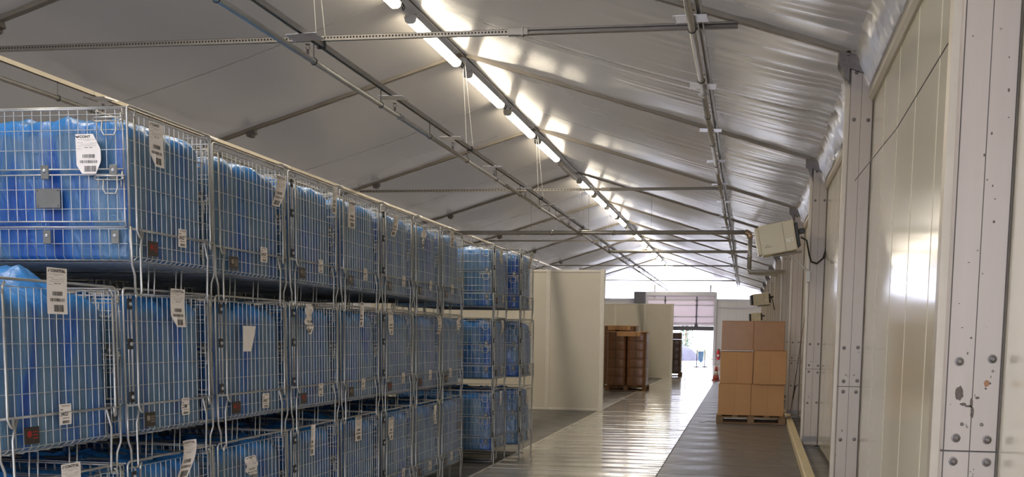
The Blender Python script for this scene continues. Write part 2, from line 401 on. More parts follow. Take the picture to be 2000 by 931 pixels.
base = MB().box(-.02, PW + .02, -.06, PD + .03, 0.0, .012); base.box(-.01, PW - .02, -.012, 0, .08, .15); basem = base.mesh('base_plate', M['bolt'])
for k in range(-1, 10):
    x, y = wx(YB[k]), YB[k]
    p = put('post', pm, wr, (x, y, 0))
    zs = (3.77, 3.38) if k > 0 else (3.77, 3.38)
    for z in zs + (1.43, 1.135, 1.045, .62, ):
        for xx in (0.048, PW - 0.04): put('bolt', bolt_me, p, (xx + random.uniform(-.004, .004), 0.001, z + random.uniform(-.006, .006)))
    for xx in (0.07, PW - .065): put('bolt', bolt_me, p, (xx, 0.003, 1.19), scale=(.6, .6, .6))
    put('eave_bracket', brm, wr, (x, y, 3.98))
    put('base_plate', basem, wr, (x, y, 0))
    if k == 0:
        st = MB()
        rr = random.Random(3)
        def blob(cx, cz, rx, rz, mi=0, n=14):
            vs = [(cx + rx * math.cos(6.283 * i / n) * rr.uniform(.75, 1.1), -0.0013, cz + rz * math.sin(6.283 * i / n) * rr.uniform(.75, 1.1)) for i in range(n)]
            st.add(vs, [tuple(range(n))], mi)
        blob(.055, 1.305, .016, .03); blob(.07, 1.265, .012, .006); blob(.088, 1.258, .014, .005); blob(.10, 1.27, .006, .02); blob(.104, 1.235, .007, .026); blob(.12, 1.29, .008, .006)
        blob(.15, 1.345, .01, .014, 1); blob(.148, 1.325, .005, .004)
        for _ in range(22): blob(rr.uniform(.02, .18), rr.uniform(1.1, 2.9), rr.uniform(.0015, .005), rr.uniform(.0015, .007))
        for i in range(11): blob(.12 + rr.uniform(-.012, .012), 1.02 - i * .009, .0024, .0024)
        st.build('dirt_marks', [M['stain'], M['rust']], p)
# wall panels between the posts, six to a bay
for k in range(-1, 10):
    ya, yb = YB[k] + PD, YB[k + 1]
    n = 6; wd = (yb - ya) / n
    for i in range(n):
        a = ya + i * wd + 0.004; b = ya + (i + 1) * wd - 0.004
        xa, xb = wx(a) + 0.205, wx(b) + 0.205
        mb = MB(); e = 0.012
        mb.add([(xa, a + e, .06), (xb, b - e, .06), (xb, b - e, 3.6), (xa, a + e, 3.6),
                (xa + .014, a, .06), (xb + .014, b, .06), (xb + .014, b, 3.6), (xa + .014, a, 3.6)],
               [(0, 3, 2, 1), (0, 4, 7, 3), (1, 2, 6, 5), (0, 1, 5, 4), (3, 7, 6, 2)])
        mb.build('wall_panel', M['panel'], wr)
    xa, xb = wx(ya) + .235, wx(yb) + .235
    MB().add([(xa, ya - PD, 0), (xb, yb, 0), (xb, yb, 3.95), (xa, ya - PD, 3.95), (xa + .1, ya - PD, 0), (xb + .1, yb, 0), (xb + .1, yb, 3.95), (xa + .1, ya - PD, 3.95)],
             [(0, 3, 2, 1), (4, 5, 6, 7), (3, 7, 6, 2)]).build('panel_core', M['joint'], wr)
    # eave beam
    mb = MB(); xa, xb = wx(ya) + .16, wx(yb) + .16
    q = [(0, 0.03), (0.025, 0), (0.075, 0), (0.10, .03), (0.10, .13), (0.0, .13)]
    vs = [(xa + px, ya - PD * .3, 3.53 + pz) for px, pz in q] + [(xb + px, yb, 3.53 + pz) for px, pz in q]
    mb.add(vs, [(i, (i + 1) % 6, 6 + (i + 1) % 6, 6 + i) for i in range(6)] + [(5, 4, 3, 2, 1, 0), (6, 7, 8, 9, 10, 11)])
    mb.build('eave_beam', M['eave'], wr)
    # crumpled plastic skirt from the roof edge down to the eave beam
    def vf(u, v, ya=ya, yb=yb, k=k):
        y = ya + .02 + u * (yb - ya - .04); zt = 3.93; xx = wx(y)
        x = xx + 0.02 + 0.15 * v ** 0.7; z = zt - 0.30 * v
        x += 0.035 * noise.noise(Vector((y * 3.1, v * 1.6, k))) * (0.3 + v) + 0.02 * noise.noise(Vector((y * 9, v * 4, k + 4)))
        z += 0.03 * noise.noise(Vector((y * 5, v * 2, k + 9)))
        return (x, y, z)
    MB().grid(vf, 110, 10).build('plastic_skirt', M['valance'], wr, True)
# timber kerb on the floor beside the wall
for i, (a, b) in enumerate(((4.5, 10.3), (10.32, 16.3), (16.33, 21.8), (22.2, 33.4))):
    f = lambda y: 0.697 + .0161 * (y - 12.54) if i < 3 else 0.79
    vs = []
    for y in (a, b):
        x = f(y); vs += [(x, y, 0.001), (x + .1, y, 0.001), (x + .1, y, .10), (x + 0.012, y, .10), (x, y, .088)]
    MB().add(vs, [(0, 1, 6, 5), (1, 2, 7, 6), (2, 3, 8, 7), (3, 4, 9, 8), (4, 0, 5, 9), (4, 3, 2, 1, 0), (5, 6, 7, 8, 9)]).build(
        'timber_kerb', M['wood'], label=('pale timber kerb on the floor along the wall, nearest length', 'pale timber kerb along the wall, second length from the camera', 'pale timber kerb along the wall, ending beside the cardboard box stack', 'pale timber kerb along the wall beyond the cardboard box stack')[i], category='kerb')
# bracing cables
MB().tube([(.95, 5.83, 2.955), (.97, 8.0, 2.90), (.915, 10.2, 2.86)], 0.0035, 5).build('brace_cable', M['black'], label='thin dark bracing cable running diagonally across the nearest cream wall panels', category='cable')
bc = empty('brace_cable', (.93, 21.7, 0), label='thin steel bracing cable sloping down to the floor beside the box stack', category='cable')
MB().tube([(0.06, -5.4, 3.0), (0.02, 0, 0.12)], 0.006, 5).build('cable', M['bolt'], bc)
MB().tube([(0.045, -1.0, .66), (.03, -.5, .4)], 0.014, 6).build('turnbuckle', M['bolt'], bc)

# ------------------------------------------------------------------ text meshes
_tx = {}
def text2d(body, bold=0.0):
    if body in _tx: return _tx[body]
    cu = bpy.data.curves.new('t', 'FONT'); cu.body = body; cu.size = 1.0; cu.resolution_u = 2; cu.offset = bold
    o = bpy.data.objects.new('t', cu); COL.objects.link(o)
    bpy.context.view_layer.update()
    dg = bpy.context.evaluated_depsgraph_get(); me = bpy.data.meshes.new_from_object(o.evaluated_get(dg))
    vs = [(v.co.x, v.co.y) for v in me.vertices]; fs = [tuple(p.vertices) for p in me.polygons]
    bpy.data.objects.remove(o); bpy.data.curves.remove(cu); bpy.data.meshes.remove(me)
    x0 = min(v[0] for v in vs); x1 = max(v[0] for v in vs); y0 = min(v[1] for v in vs); y1 = max(v[1] for v in vs)
    _tx[body] = ([((v[0] - x0), (v[1] - y0)) for v in vs], fs, x1 - x0, y1 - y0); return _tx[body]
def surf_text(mb, body, u0, v0, w, h, S, mi=0, bold=0.02):
    if not body: return
    vs, fs, W_, H_ = text2d(body, bold)
    mb.add([S(u0 + a / W_ * w, v0 + b / H_ * h, 1) for a, b in vs], fs, mi)
def surf_rect(mb, u0, u1, v0, v1, S, mi=0, nv=1):
    for j in range(nv):
        a = v0 + (v1 - v0) * j / nv; b = v0 + (v1 - v0) * (j + 1) / nv
        mb.add([S(u0, a, 1), S(u1, a, 1), S(u1, b, 1), S(u0, b, 1)], [(0, 1, 2, 3)], mi)

def make_label(parent, pos, face, w, h, title, shape, seed):
    """paper label hung on a mesh face; face 'side' = +x face (u runs along -y... far), 'end' = -y face"""
    rnd = random.Random(seed)
    curl = {'flat': 0.004, 'curl': 0.02, 'fold': 0.008, 'strip': 0.012, 'blank': 0.006, 'hex': 0.004, 'small': 0.003, 'crumple': 0.02}[shape]
    skew = rnd.uniform(-.12, .12) if shape not in ('flat', 'hex', 'small') else rnd.uniform(-.04, .04)
    if shape == 'curl': skew = 0.35
    kx = rnd.uniform(1.5, 3.0); ph = rnd.uniform(0, 3)
    def S(u, v, lift=0):
        # u across 0..1, v up 0..1
        a = (u - .5) * w; b = (v - 1) * h
        if shape in ('curl', 'fold', 'strip', 'crumple'): a += skew * w * (math.sin((1 - v) * 2.6 + ph * .4))
        if shape == 'strip': a *= 0.62
        d = 0.004 + curl * (math.sin(kx * (1 - v) + ph) * .5 + .5) + (curl * 2.2 * (u - .5) ** 2 if shape in ('curl', 'strip') else 0)
        if shape == 'crumple': d += 0.02 * noise.noise(Vector((u * 4, v * 4, seed))); a *= 0.6 + 0.4 * abs(math.sin(v * 2.2))
        d += 0.0012 * lift
        return (d, a, b) if face == 'side' else (a, -d, b)
    def clipu(v):
        if shape == 'hex':
            lo = 0.0 + 0.22 * max(0, (0.22 - v) / .22); hi = 1 - .28 * max(0, (v - .62) / .38) - .22 * max(0, (.32 - v) / .32); return lo, hi
        if shape == 'fold': return 0.0 + 0.38 * max(0, (0.28 - v) / .28), 1.0
        if shape == 'crumple': return 0.5 - .5 * min(1, v * 2.2), 1 - .3 * v
        if shape == 'curl': return 0.12 * (1 - v), 1 - .12 * (1 - v)
        if shape == 'blank': return 0.0, 1 - .38 * (1 - v)
        if shape == 'small' and seed % 3 == 0: return 0.22 * abs(v - .5), 1.0
        return 0.0, 1.0
    mb = MB(); nu, nv = 4, 14
    def fn(u, v):
        lo, hi = clipu(v); return S(lo + (hi - lo) * u, v)
    mb.grid(fn, nu, nv)
    if shape == 'fold':     # turned-up corner showing the paper's back
        mb.add([S(.0, .28, 3), S(.38, .0, 3), S(.30, .26, 9)], [(0, 1, 2)])
    o = mb.build('paper_label', M['paper'], parent, True, pos)
    if shape == 'blank': return o
    pr = MB()
    if shape == 'small':
        surf_text(pr, title or '24/023', .08, .42, .62, .2, S)
        surf_text(pr, 'STAGE LIDE P' if seed % 2 else 'DELIPLAT', .2, .86, .7, .09, S, 1)
        surf_rect(pr, .62, .98, .60, .62, S); surf_rect(pr, .25, .8, .30, .34, S, 1); surf_rect(pr, .08, .3, .7, .76, S, 1)
        for i in range(16):
            u = .25 + i * .035; surf_rect(pr, u, u + .018, .06, .2, S)
    else:
        lo, hi = clipu(.94)
        tw = {'CONTITAL': .74, 'CONTI': .5, 'CONT': .44}.get(title, .7)
        surf_text(pr, title, .17, .90, min(tw, hi - .2), .068, S, 0, .03)
        if title == 'CONT':
            for i in range(8):
                a0 = math.pi * (1 + i / 8); a1 = math.pi * (1 + (i + 1) / 8)
                pr.add([S(.085 + .075 * math.cos(a0), .955 + .05 * math.sin(a0), 1), S(.085 + .075 * math.cos(a1), .955 + .05 * math.sin(a1), 1), S(.085 + .045 * math.cos(a1), .962 + .024 * math.sin(a1), 1), S(.085 + .045 * math.cos(a0), .962 + .024 * math.sin(a0), 1)], [(0, 1, 2, 3)])
        else:
            pr.add([S(.04, .905, 1), S(.09, .905, 1), S(.14, .97, 1), S(.12, .97, 1)], [(0, 1, 2, 3)])
        for j, (v, a, b) in enumerate(((.86, .1, .8), (.835, .35, .6), (.78, .05, .3), (.77, .62, .9), (.74, .2, .85), (.70, .1, .85), (.655, .35, .5), (.655, .55, .68), (.63, .05, .25))):
            surf_rect(pr, a, b, v, v + (.012 if j in (6, 7) else .006), S, 0 if j in (6, 7) else 1)
        rb = random.Random(4)
        for (u0, u1, v0, v1) in ((.26, .76, .40, .49), (.15, .85, .27, .34)):
            u = u0
            while u < u1:
                wd = rb.choice((.012, .02, .03)); surf_rect(pr, u, min(u1, u + wd), v0, v1, S, 0, 1); u += wd + rb.choice((.012, .02, .03))
        u = .32
        while u < .78:
            wd = rb.choice((.012, .02, .03)); surf_rect(pr, u, u + wd, .05, .2, S, 0, 2); u += wd + rb.choice((.012, .02))
    pr.build('printing', [M['ink'], M['ink_grey']], o, kind='stuff')
    return o

# ------------------------------------------------------------------ wire mesh cages
CW, CD = 1.2, 0.89          # depth away from the aisle, width along the aisle
CH = 0.865
def arc(p0, p1, p2, n=4):   # quadratic corner
    p0, p1, p2 = map(Vector, (p0, p1, p2)); return [tuple((1 - t) ** 2 * p0 + 2 * t * (1 - t) * p1 + t * t * p2) for t in [i / n for i in range(n + 1)]]
WR, RR_, TR = 0.0023, 0.0040, 0.0060
CM = {}
def cage_meshes():
    # aisle-side wire mesh (plane x = 0)
    mb = MB(); ys = [0.012 + i * (CD - .024) / 17 for i in range(18)]
    for y in ys[1:-1]:
        mb.tube([(0, y, .835), (0, y, .305)], WR, 4, caps=False); mb.tube([(0, y, .30), (0, y, .175)] + [(-.02, y, .16), (-.05, y, .158)], WR, 4, caps=False)
    for z in (.835, .71, .605, .505, .40): mb.tube([(.004, .01, z), (.004, CD - .01, z)], WR, 4, caps=False)
    for z in (.237, .178): mb.tube([(.005, .0, z), (.005, CD, z)], WR * 1.15, 4, caps=False)
    CM['side_mesh'] = mb.mesh('side_mesh', M['zinc'], True)
    # end wire mesh (plane y = 0), two flaps
    mb = MB(); n = 25; xs = [-0.012 - i * (CW - .024) / n for i in range(n + 1)]
    for x in xs[1:-1]:
        mb.tube([(x, 0, .85), (x, 0, .575)], WR, 4, caps=False); mb.tube([(x, 0, .552), (x, 0, .335)], WR, 4, caps=False)
        mb.tube([(x, 0, .305), (x, 0, .178), (x, .015, .162), (x, .05, .158)], WR, 4, caps=False)
    for z in (.825, .755, .665, .485, .395, .303, .235): mb.tube([(-.01, -.004, z), (-CW + .01, -.004, z)], WR, 4, caps=False)
    CM['end_mesh'] = mb.mesh('end_mesh', M['zinc'], True)
    mb = MB()
    for z in (.85, .577, .552, .337, .312): mb.tube([(-.02, -.003, z), (-CW + .02, -.003, z)], RR_, 6)
    for x in (-.02, -CW + .02): mb.tube([(x, -.003, .85), (x, -.003, .577)], RR_, 6); mb.tube([(x, -.003, .552), (x, -.003, .345), (x + .004, -.003, .312)], RR_, 6)
    CM['flap_frame'] = mb.mesh('flap_frame', M['zinc_dk'], True)
    # base
    mb = MB()
    for i in range(1, 24): x = -i * CW / 24; mb.tube([(x, .01, .158), (x, CD - .01, .158)], WR, 4, caps=False)
    for i in range(1, 10): y = i * CD / 10; mb.tube([(-.01, y, .153), (-CW + .01, y, .153)], RR_, 4, caps=False)
    CM['base_mesh'] = mb.mesh('base_mesh', M['zinc'], True)
    # frame: corner posts, top rails, mid rail
    mb = MB()
    for x in (0, -CW):
        mb.tube([(x, 0, .30)] + arc((x, 0, .84), (x, 0, CH), (x, .03, CH)) + arc((x, CD - .03, CH), (x, CD, CH), (x, CD, .84)) + [(x, CD, .30)], TR, 6)
        mb.tube([(x + (.006 if x == 0 else -.006), 0, .305), (x + (.006 if x == 0 else -.006), CD, .305)], TR, 6)
        mb.tube([(x, 0, .33), (x + .0, .0, .158)], RR_, 6); mb.tube([(x, CD, .33), (x, CD, .158)], RR_, 6)
        mb.tube([(x, 0, .16), (x, CD, .16)], WR, 4)
    for y in (0.004, CD - .004): mb.tube([(-.01, y, .858), (-CW + .01, y, .858)], RR_, 6); mb.tube([(0, y, .16), (-CW, y, .16)], WR, 4)
    CM['frame'] = mb.mesh('frame', M['zinc_dk'], True)
    # upright with J hook (aisle panel edge)
    mb = MB(); mb.tube(arc((.010, .0, .82), (.010, 0, .845), (.006, .02, .85)), TR, 6); mb.tube([(.010, 0, .82), (.010, .0, .32)] + arc((.010, 0, .30), (.018, .008, .262), (.018, .022, .268)) + [(.018, .026, .31)], TR, 6)
    CM['hook_rod'] = mb.mesh('hook_rod', M['zinc_dk'], True)
    # foot loop (for corner at y=0, opens towards +y)
    mb = MB(); mb.tube([(.006, 0, .315), (.007, .0, .14), (.004, .03, .09), (.002, .035, 0.008), (.002, .055, 0.0), (.004, .085, 0.0), (.006, .088, .02), (.008, .08, .215), (.006, .115, .30)], TR, 6)
    CM['foot'] = mb.mesh('foot', M['zinc_dk'], True)
    mb = MB()
    for y in (.27, .33, .56, .62): mb.tube([(-.05, y, .15), (-.055, y, .012), (-.10, y, .006), (-CW + .10, y, .006), (-CW + .055, y, .012), (-CW + .05, y, .15)], RR_, 5)
    CM['skid'] = mb.mesh('skid', M['zinc_dk'], True)
    # latch of the flap
    mb = MB(); mb.tube([(-.165, -.014, .80), (-.15, -.016, .81), (-.01, -.016, .81)], RR_, 6); mb.tube([(-.165, -.014, .80), (-.15, -.012, .792), (-.03, -.014, .792), (-.012, -.022, .80)], RR_, 6)
    mb.tube([(-.115, -.016, .795), (-.118, -.02, .75), (-.105, -.022, .728), (-.055, -.022, .728), (-.045, -.02, .75), (-.047, -.016, .81)], RR_, 6)
    mb.tube([(-.145, -.012, .79), (-.145, -.012, .755)], RR_ * .8, 5); mb.tube([(-.03, -.012, .79), (-.03, -.012, .755)], RR_ * .8, 5)
    mb.tube([(-.022, -.012, .83), (-.022, -.016, .80)], RR_ * 1.3, 6)
    CM['latch'] = mb.mesh('latch', M['zinc_dk'], True)
    mb = MB(); mb.box(-.018, .018, -.010, -.006, -.03, .03); mb.lathe([(.008, 0), (.008, .004), (.005, .006)], 8, (0, 0, 0))
    mb = MB(); mb.bbox(-.020, .020, -.012, -.006, -.032, .032, .002)
    b2 = MB().lathe([(.009, 0), (.009, .004), (.005, .007)], 8).xf(Matrix.Translation((0, -.012, .006)) @ Matrix.Rotation(math.pi / 2, 4, 'X')); mb.add(b2.v, b2.f, 1)
    CM['clip'] = mb.mesh('clip', [M['tagplate'], M['zinc']])
    # hinge plate on the aisle face
    mb = MB(); mb.bbox(.004, .012, -.02, .02, -.026, .026, .003); b2 = MB().lathe([(.010, 0), (.010, .005), (.006, .009)], 8).xf(Matrix.Translation((.012, 0, 0)) @ Matrix.Rotation(math.pi / 2, 4, 'Y')); mb.add(b2.v, b2.f, 1)
    CM['hinge_plate'] = mb.mesh('hinge_plate', [M['clamp'], M['zinc']])
    mb = MB(); mb.tube([(.006, 0, .835), (.006, 0, .30)], RR_, 6)
    CM['hinge_rod'] = mb.mesh('hinge_rod', M['zinc_dk'], True)
    mb = MB(); mb.bbox(-.47, -.345, -.010, -.006, .40, .49, .0015); 
    for x in (-.46, -.355):
        for z in (.41, .48): mb.add([(x - .003, -.0102, z - .003), (x + .003, -.0102, z - .003), (x + .003, -.0102, z + .003), (x - .003, -.0102, z + .003)], [(0, 1, 2, 3)], 1)
    CM['name_plate'] = mb.mesh('name_plate', [M['tagplate'], M['black']])
    for nm, inkm in (('red', 'red'), ('grey', 'grey_print')):
        mb = MB(); mb.bbox(.008, .012, .155, .255, .19, .262, .0015)
        n = 14; mb.add([(.0126, .187 + .016 * math.cos(6.283 * i / n), .233 + .014 * math.sin(6.283 * i / n)) for i in range(n)], [tuple(range(n))], 1)
        for i in range(3): mb.add([(.0126, .21, .238 - i * .013), (.0126, .245, .238 - i * .013), (.0126, .245, .243 - i * .013), (.0126, .21, .243 - i * .013)], [(0, 1, 2, 3)], 1)
        CM['tag_' + nm] = mb.mesh('tag_plate', [M['dark_tag'], M[inkm]])
cage_meshes()

def bag_mesh(seed, bulge=0.0, top=0.81):
    rnd = random.Random(seed); nu, nv = 150, 34
    mb = MB(); a, b = (CW - .022) / 2, (CD - .05) / 2; cx, cy = -CW / 2, CD / 2
    z0 = 0.165
    f = [(rnd.choice((5, 7, 9, 13, 17, 23)), rnd.uniform(0, 6.28), rnd.uniform(.005, .015)) for _ in range(7)]
    def prof(t):
        c, s = math.cos(t), math.sin(t); e = 0.16
        return (math.copysign(abs(c) ** e, c), math.copysign(abs(s) ** e, s))
    def ring(t):   # even spacing around the rectangle
        P = 2 * (2 * a + 2 * b); d = t * P
        for (x0, y0, x1, y1) in ((a, -b, a, b), (a, b, -a, b), (-a, b, -a, -b), (-a, -b, a, -b)):
            L = abs(x1 - x0) + abs(y1 - y0)
            if d <= L: q = d / L; x, y = x0 + (x1 - x0) * q, y0 + (y1 - y0) * q; break
            d -= L
        # round the corners
        r = 0.07; dx = max(0, abs(x) - (a - r)); dy = max(0, abs(y) - (b - r))
        if dx > 0 and dy > 0:
            l = math.hypot(dx, dy); 
            if l > r: x = math.copysign(a - r + dx / l * r, x); y = math.copysign(b - r + dy / l * r, y)
        return x, y
    vs = []; fs = []
    rows = []
    for j in range(nv + 1):
        v = j / nv; rows.append(('s', v))
    for j in range(1, 13): rows.append(('t', j / 12))
    for kind, v in rows:
        for i in range(nu):
            t = i / nu; x, y = ring(t); nx, ny = x / a, y / b
            zt = top + .012 * noise.noise(Vector((x * 3 + seed, y * 3, 0))) + 0.025 * noise.noise(Vector((x * 9 + seed, y * 9, 2)))
            if kind == 's':
                z = z0 + (zt - z0) * v
                fold = sum(am * math.sin(k * t * 6.283 + ph + 1.2 * v * math.sin(ph)) for k, ph, am in f)
                fold += 0.012 * noise.noise(Vector((x * 5, y * 5, z * 2.2 + seed))) + .006 * noise.noise(Vector((x * 16, y * 16, z * 5 + seed)))
                ins = 0.004 + .010 * v ** 4 + 0.035 * max(0, (v - .9) / .1) ** 2
                sc_ = 1 - (ins + (max(0, fold + .008)) * (.4 + .6 * v) * .6) / .5
                X, Y = x * sc_, y * sc_
                X = max(-a, min(a, X)); Y = max(-b, min(b, Y))
            else:
                sc_ = (1 - (.004 + .010 + .035) / .5) * (1 - v)
                X, Y = x * sc_ / 1.0, y * sc_
                z = zt + 0.02 * math.sin(min(1, v * 3) * 1.57) + .05 * noise.noise(Vector((X * 6 + seed, Y * 6, 7))) * min(1, v * 4) + .03 * noise.noise(Vector((X * 14, Y * 14, seed))) * min(1, v * 4)
                z += bulge * math.exp(-(((X - .35) / .32) ** 2 + ((Y + .05) / .26) ** 2)) * min(1, v * 2.5)
            vs.append((cx + X, cy + Y, z))
    R = len(rows)
    for j in range(R - 1):
        for i in range(nu): fs.append((j * nu + i, j * nu + (i + 1) % nu, (j + 1) * nu + (i + 1) % nu, (j + 1) * nu + i))
    fs.append(tuple(range(nu - 1, -1, -1)))
    mb.add(vs, fs)
    return mb.mesh('wrapped_goods', M['bag'], True)
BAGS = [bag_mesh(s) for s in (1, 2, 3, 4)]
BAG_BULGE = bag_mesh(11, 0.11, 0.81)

TIER = {0: 'bottom', 1: 'middle', 2: 'top'}
STK = {0: 'in the nearest stack, only two high', 1: 'in the second stack from the camera', 2: 'in the third stack from the camera', 3: 'in the fourth stack from the camera',
       4: 'in the fifth stack from the camera', 5: 'in the sixth stack from the camera', 6: 'in the seventh stack from the camera', 7: 'in the last stack before the gap',
       8: 'in the first stack beyond the gap', 9: 'in the farthest stack, on the runner edge'}
def cage(tier, stack, x, y, labels, small, variant='A', sy=1.0, rz=0.0, seed=0, bag=None, tag='grey', endlabel=None):
    z = tier * 0.832
    c = empty('wire_mesh_cage', (x, y, z), '%s-tier galvanised wire mesh cage %s' % (TIER[tier], STK[stack]), 'cage', 'wire mesh cages stacked along the aisle', rz=rz, scale=(1, sy, 1))
    P = lambda nm, key, **k: put(nm, CM[key], c, **k)
    P('frame', 'frame'); P('side_mesh', 'side_mesh', kind='stuff'); P('side_mesh', 'side_mesh', loc=(-CW, 0, 0), kind='stuff')
    P('end_mesh', 'end_mesh', kind='stuff'); P('end_mesh', 'end_mesh', loc=(0, CD, 0), kind='stuff'); P('base_mesh', 'base_mesh', kind='stuff')
    P('flap_frame', 'flap_frame'); P('skid', 'skid')
    P('foot', 'foot'); P('foot', 'foot', loc=(0, CD, 0), scale=(1, -1, 1)); P('foot', 'foot', loc=(-CW, 0, 0), scale=(-1, 1, 1)); P('foot', 'foot', loc=(-CW, CD, 0), scale=(-1, -1, 1))
    P('latch', 'latch'); P('latch', 'latch', loc=(.0, 0, -.265))
    for xx in (-.07, -.42, -.78, -1.13): P('clip', 'clip', loc=(xx, 0, .565)); P('clip', 'clip', loc=(xx, 0, .265))
    P('name_plate', 'name_plate')
    y1 = 0.05 if variant == 'A' else 0.10
    P('hook_rod', 'hook_rod', loc=(0, y1, 0)); P('hook_rod', 'hook_rod', loc=(0, CD - .045, 0), scale=(1, -1, 1))
    if variant == 'B':
        P('hinge_rod', 'hinge_rod', loc=(0, .028, 0)); P('hinge_rod', 'hinge_rod', loc=(0, .062, 0))
        for zz in (.79, .60, .345): P('hinge_plate', 'hinge_plate', loc=(0, .042, zz))
    P('tag_plate', 'tag_' + tag)
    for (yy, zz, w_, h_, title, shape) in labels: make_label(c, (.012, yy, zz), 'side', w_, h_, title, shape, seed * 3 + 1)
    for (yy, zz, title) in small: make_label(c, (.014, yy, zz), 'side', .09, .09, title, 'small', seed)
    if endlabel: make_label(c, (endlabel[0], -.010, endlabel[1]), 'end', endlabel[2], endlabel[3], endlabel[4], endlabel[5], seed)
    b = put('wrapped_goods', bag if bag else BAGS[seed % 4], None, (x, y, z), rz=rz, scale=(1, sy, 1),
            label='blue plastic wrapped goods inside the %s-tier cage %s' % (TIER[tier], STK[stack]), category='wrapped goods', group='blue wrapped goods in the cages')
    return c
T = 'CONTITAL'
ORD = ['first', 'second', 'third', 'fourth', 'fifth', 'sixth', 'seventh', 'eighth']
SY = {0: 4.02, 1: 4.975, 2: 5.93, 3: 6.985, 4: 7.93, 5: 8.885, 6: 9.80, 7: 10.715}
X0 = -2.9
# ---- top tier
cage(2, 1, -2.83, 4.93, [(.245, .825, .145, .205, 'CONTI', 'fold')], [(.50, .345, '24/023')], 'A', .94, .0, 1, tag='red', endlabel=(-.19, .735, .125, .18, 'CONT', 'hex'))
cage(2, 2, X0, SY[2], [(.72, .80, .14, .19, T, 'curl')], [(.56, .345, '')], 'A', 1.11, 0, 2)
cage(2, 3, X0, SY[3], [(.78, .865, .14, .19, '', 'strip')], [(.52, .335, '')], 'B', 1, .006, 3)
cage(2, 4, X0, SY[4], [(.21, .80, .15, .19, T, 'flat')], [(.50, .33, '')], 'A', 1, -.004, 4)
cage(2, 5, X0, SY[5], [(.22, .815, .15, .18, '', 'curl')], [(.58, .33, '')], 'B', 1, .004, 5)
cage(2, 6, X0, SY[6], [(.25, .80, .16, .19, T, 'crumple')], [(.52, .33, '')], 'A', .97, 0, 6)
cage(2, 7, X0, SY[7], [(.38, .88, .15, .18, T, 'flat')], [(.40, .33, '')], 'A', 1, 0, 7)
# ---- middle tier
cage(1, 0, X0, SY[0], [(.405, .925, .145, .195, T, 'flat')], [(.43, .345, '240/23')], 'A', 1, 0, 8, BAG_BULGE, 'red')
cage(1, 1, X0, SY[1], [(.50, .88, .15, .195, T, 'fold')], [(.55, .315, '3')], 'B', 1, 0, 9)
cage(1, 2, X0, SY[2], [(.36, .70, .16, .15, '', 'blank')], [(.56, .29, '')], 'B', 1.11, 0, 10, tag='red')
cage(1, 3, X0, SY[3], [(.29, .845, .17, .19, '', 'crumple')], [(.50, .315, '')], 'B', 1, 0, 11, tag='red')
cage(1, 4, X0, SY[4], [(.39, .90, .14, .185, T, 'strip')], [(.45, .32, '')], 'A', 1, 0, 12)
cage(1, 5, X0, SY[5], [(.19, .84, .14, .185, T, 'fold')], [(.55, .33, '')], 'B', 1, 0, 13, tag='red')
cage(1, 6, X0, SY[6], [(.70, .84, .15, .17, T, 'curl')], [(.50, .33, '')], 'A', 1, 0, 14, tag='red')
cage(1, 7, X0, SY[7], [(.62, .86, .16, .18, T, 'crumple')], [(.33, .33, '')], 'A', 1, 0, 15)
# ---- bottom tier
cage(0, 0, X0, SY[0], [(.46, .915, .145, .195, T, 'flat')], [(.45, .33, '')], 'A', 1, 0, 16)
cage(0, 1, X0, SY[1], [(.50, .925, .15, .20, T, 'curl')], [(.55, .33, '')], 'B', 1, 0, 17)
cage(0, 2, X0, SY[2], [(.36, .76, .18, .14, T, 'crumple')], [(.56, .30, '')], 'A', 1.11, 0, 18)
cage(0, 3, X0, SY[3], [(.31, .87, .13, .21, '', 'strip')], [(.50, .32, '')], 'B', 1, 0, 19)
cage(0, 4, X0, SY[4], [(.34, .86, .15, .185, T, 'flat')], [(.45, .32, '')], 'A', 1, 0, 20)
cage(0, 5, X0, SY[5], [(.19, .80, .14, .19, T, 'fold')], [(.55, .33, '')], 'B', 1, 0, 21)
cage(0, 6, X0, SY[6], [(.66, .82, .15, .18, '', 'strip')], [(.50, .30, '')], 'A', 1, 0, 22)
cage(0, 7, X0, SY[7], [], [(.40, .31, '')], 'A', 1, 0, 23)
# ---- stacks beyond the gap
for t in range(3):
    cage(t, 8, -2.82, 12.72, [(.40, .84, .16, .17, '', ('strip', 'curl', 'fold')[t])], [(.55, .30, '')], 'B', .84, (.0, .012, -.008)[t], 24 + t)
    cage(t, 9, -2.66, 13.50, [(.50, .84, .15, .19, T if t != 1 else '', ('flat', 'crumple', 'curl')[t])], [(.55, .30, '')], 'B', 1, (.0, -.01, .006)[t], 27 + t)

# ---- rear row, unseen, added so the gaps between tiers read dark
for t in range(3):
    for st in range(8):
        if t == 2 and st == 0: continue
        z = t * .832; loc = (-4.17, SY[st], z)
        c = empty('wire_mesh_cage', loc, '%s-tier added rear-row cage hidden behind the %s stack from the camera' % (TIER[t], ORD[st]), 'cage', 'added rear row of wire mesh cages')
        put('frame', CM['frame'], c); put('side_mesh', CM['side_mesh'], c, kind='stuff'); put('base_mesh', CM['base_mesh'], c, kind='stuff')
        put('foot', CM['foot'], c); put('foot', CM['foot'], c, (0, CD, 0), scale=(1, -1, 1))
        put('wrapped_goods', BAGS[(t + st) % 4], None, loc, label='blue wrapped goods in the %s-tier added rear-row cage behind the %s stack' % (TIER[t], ORD[st]), category='wrapped goods', group='blue wrapped goods in the added rear row')
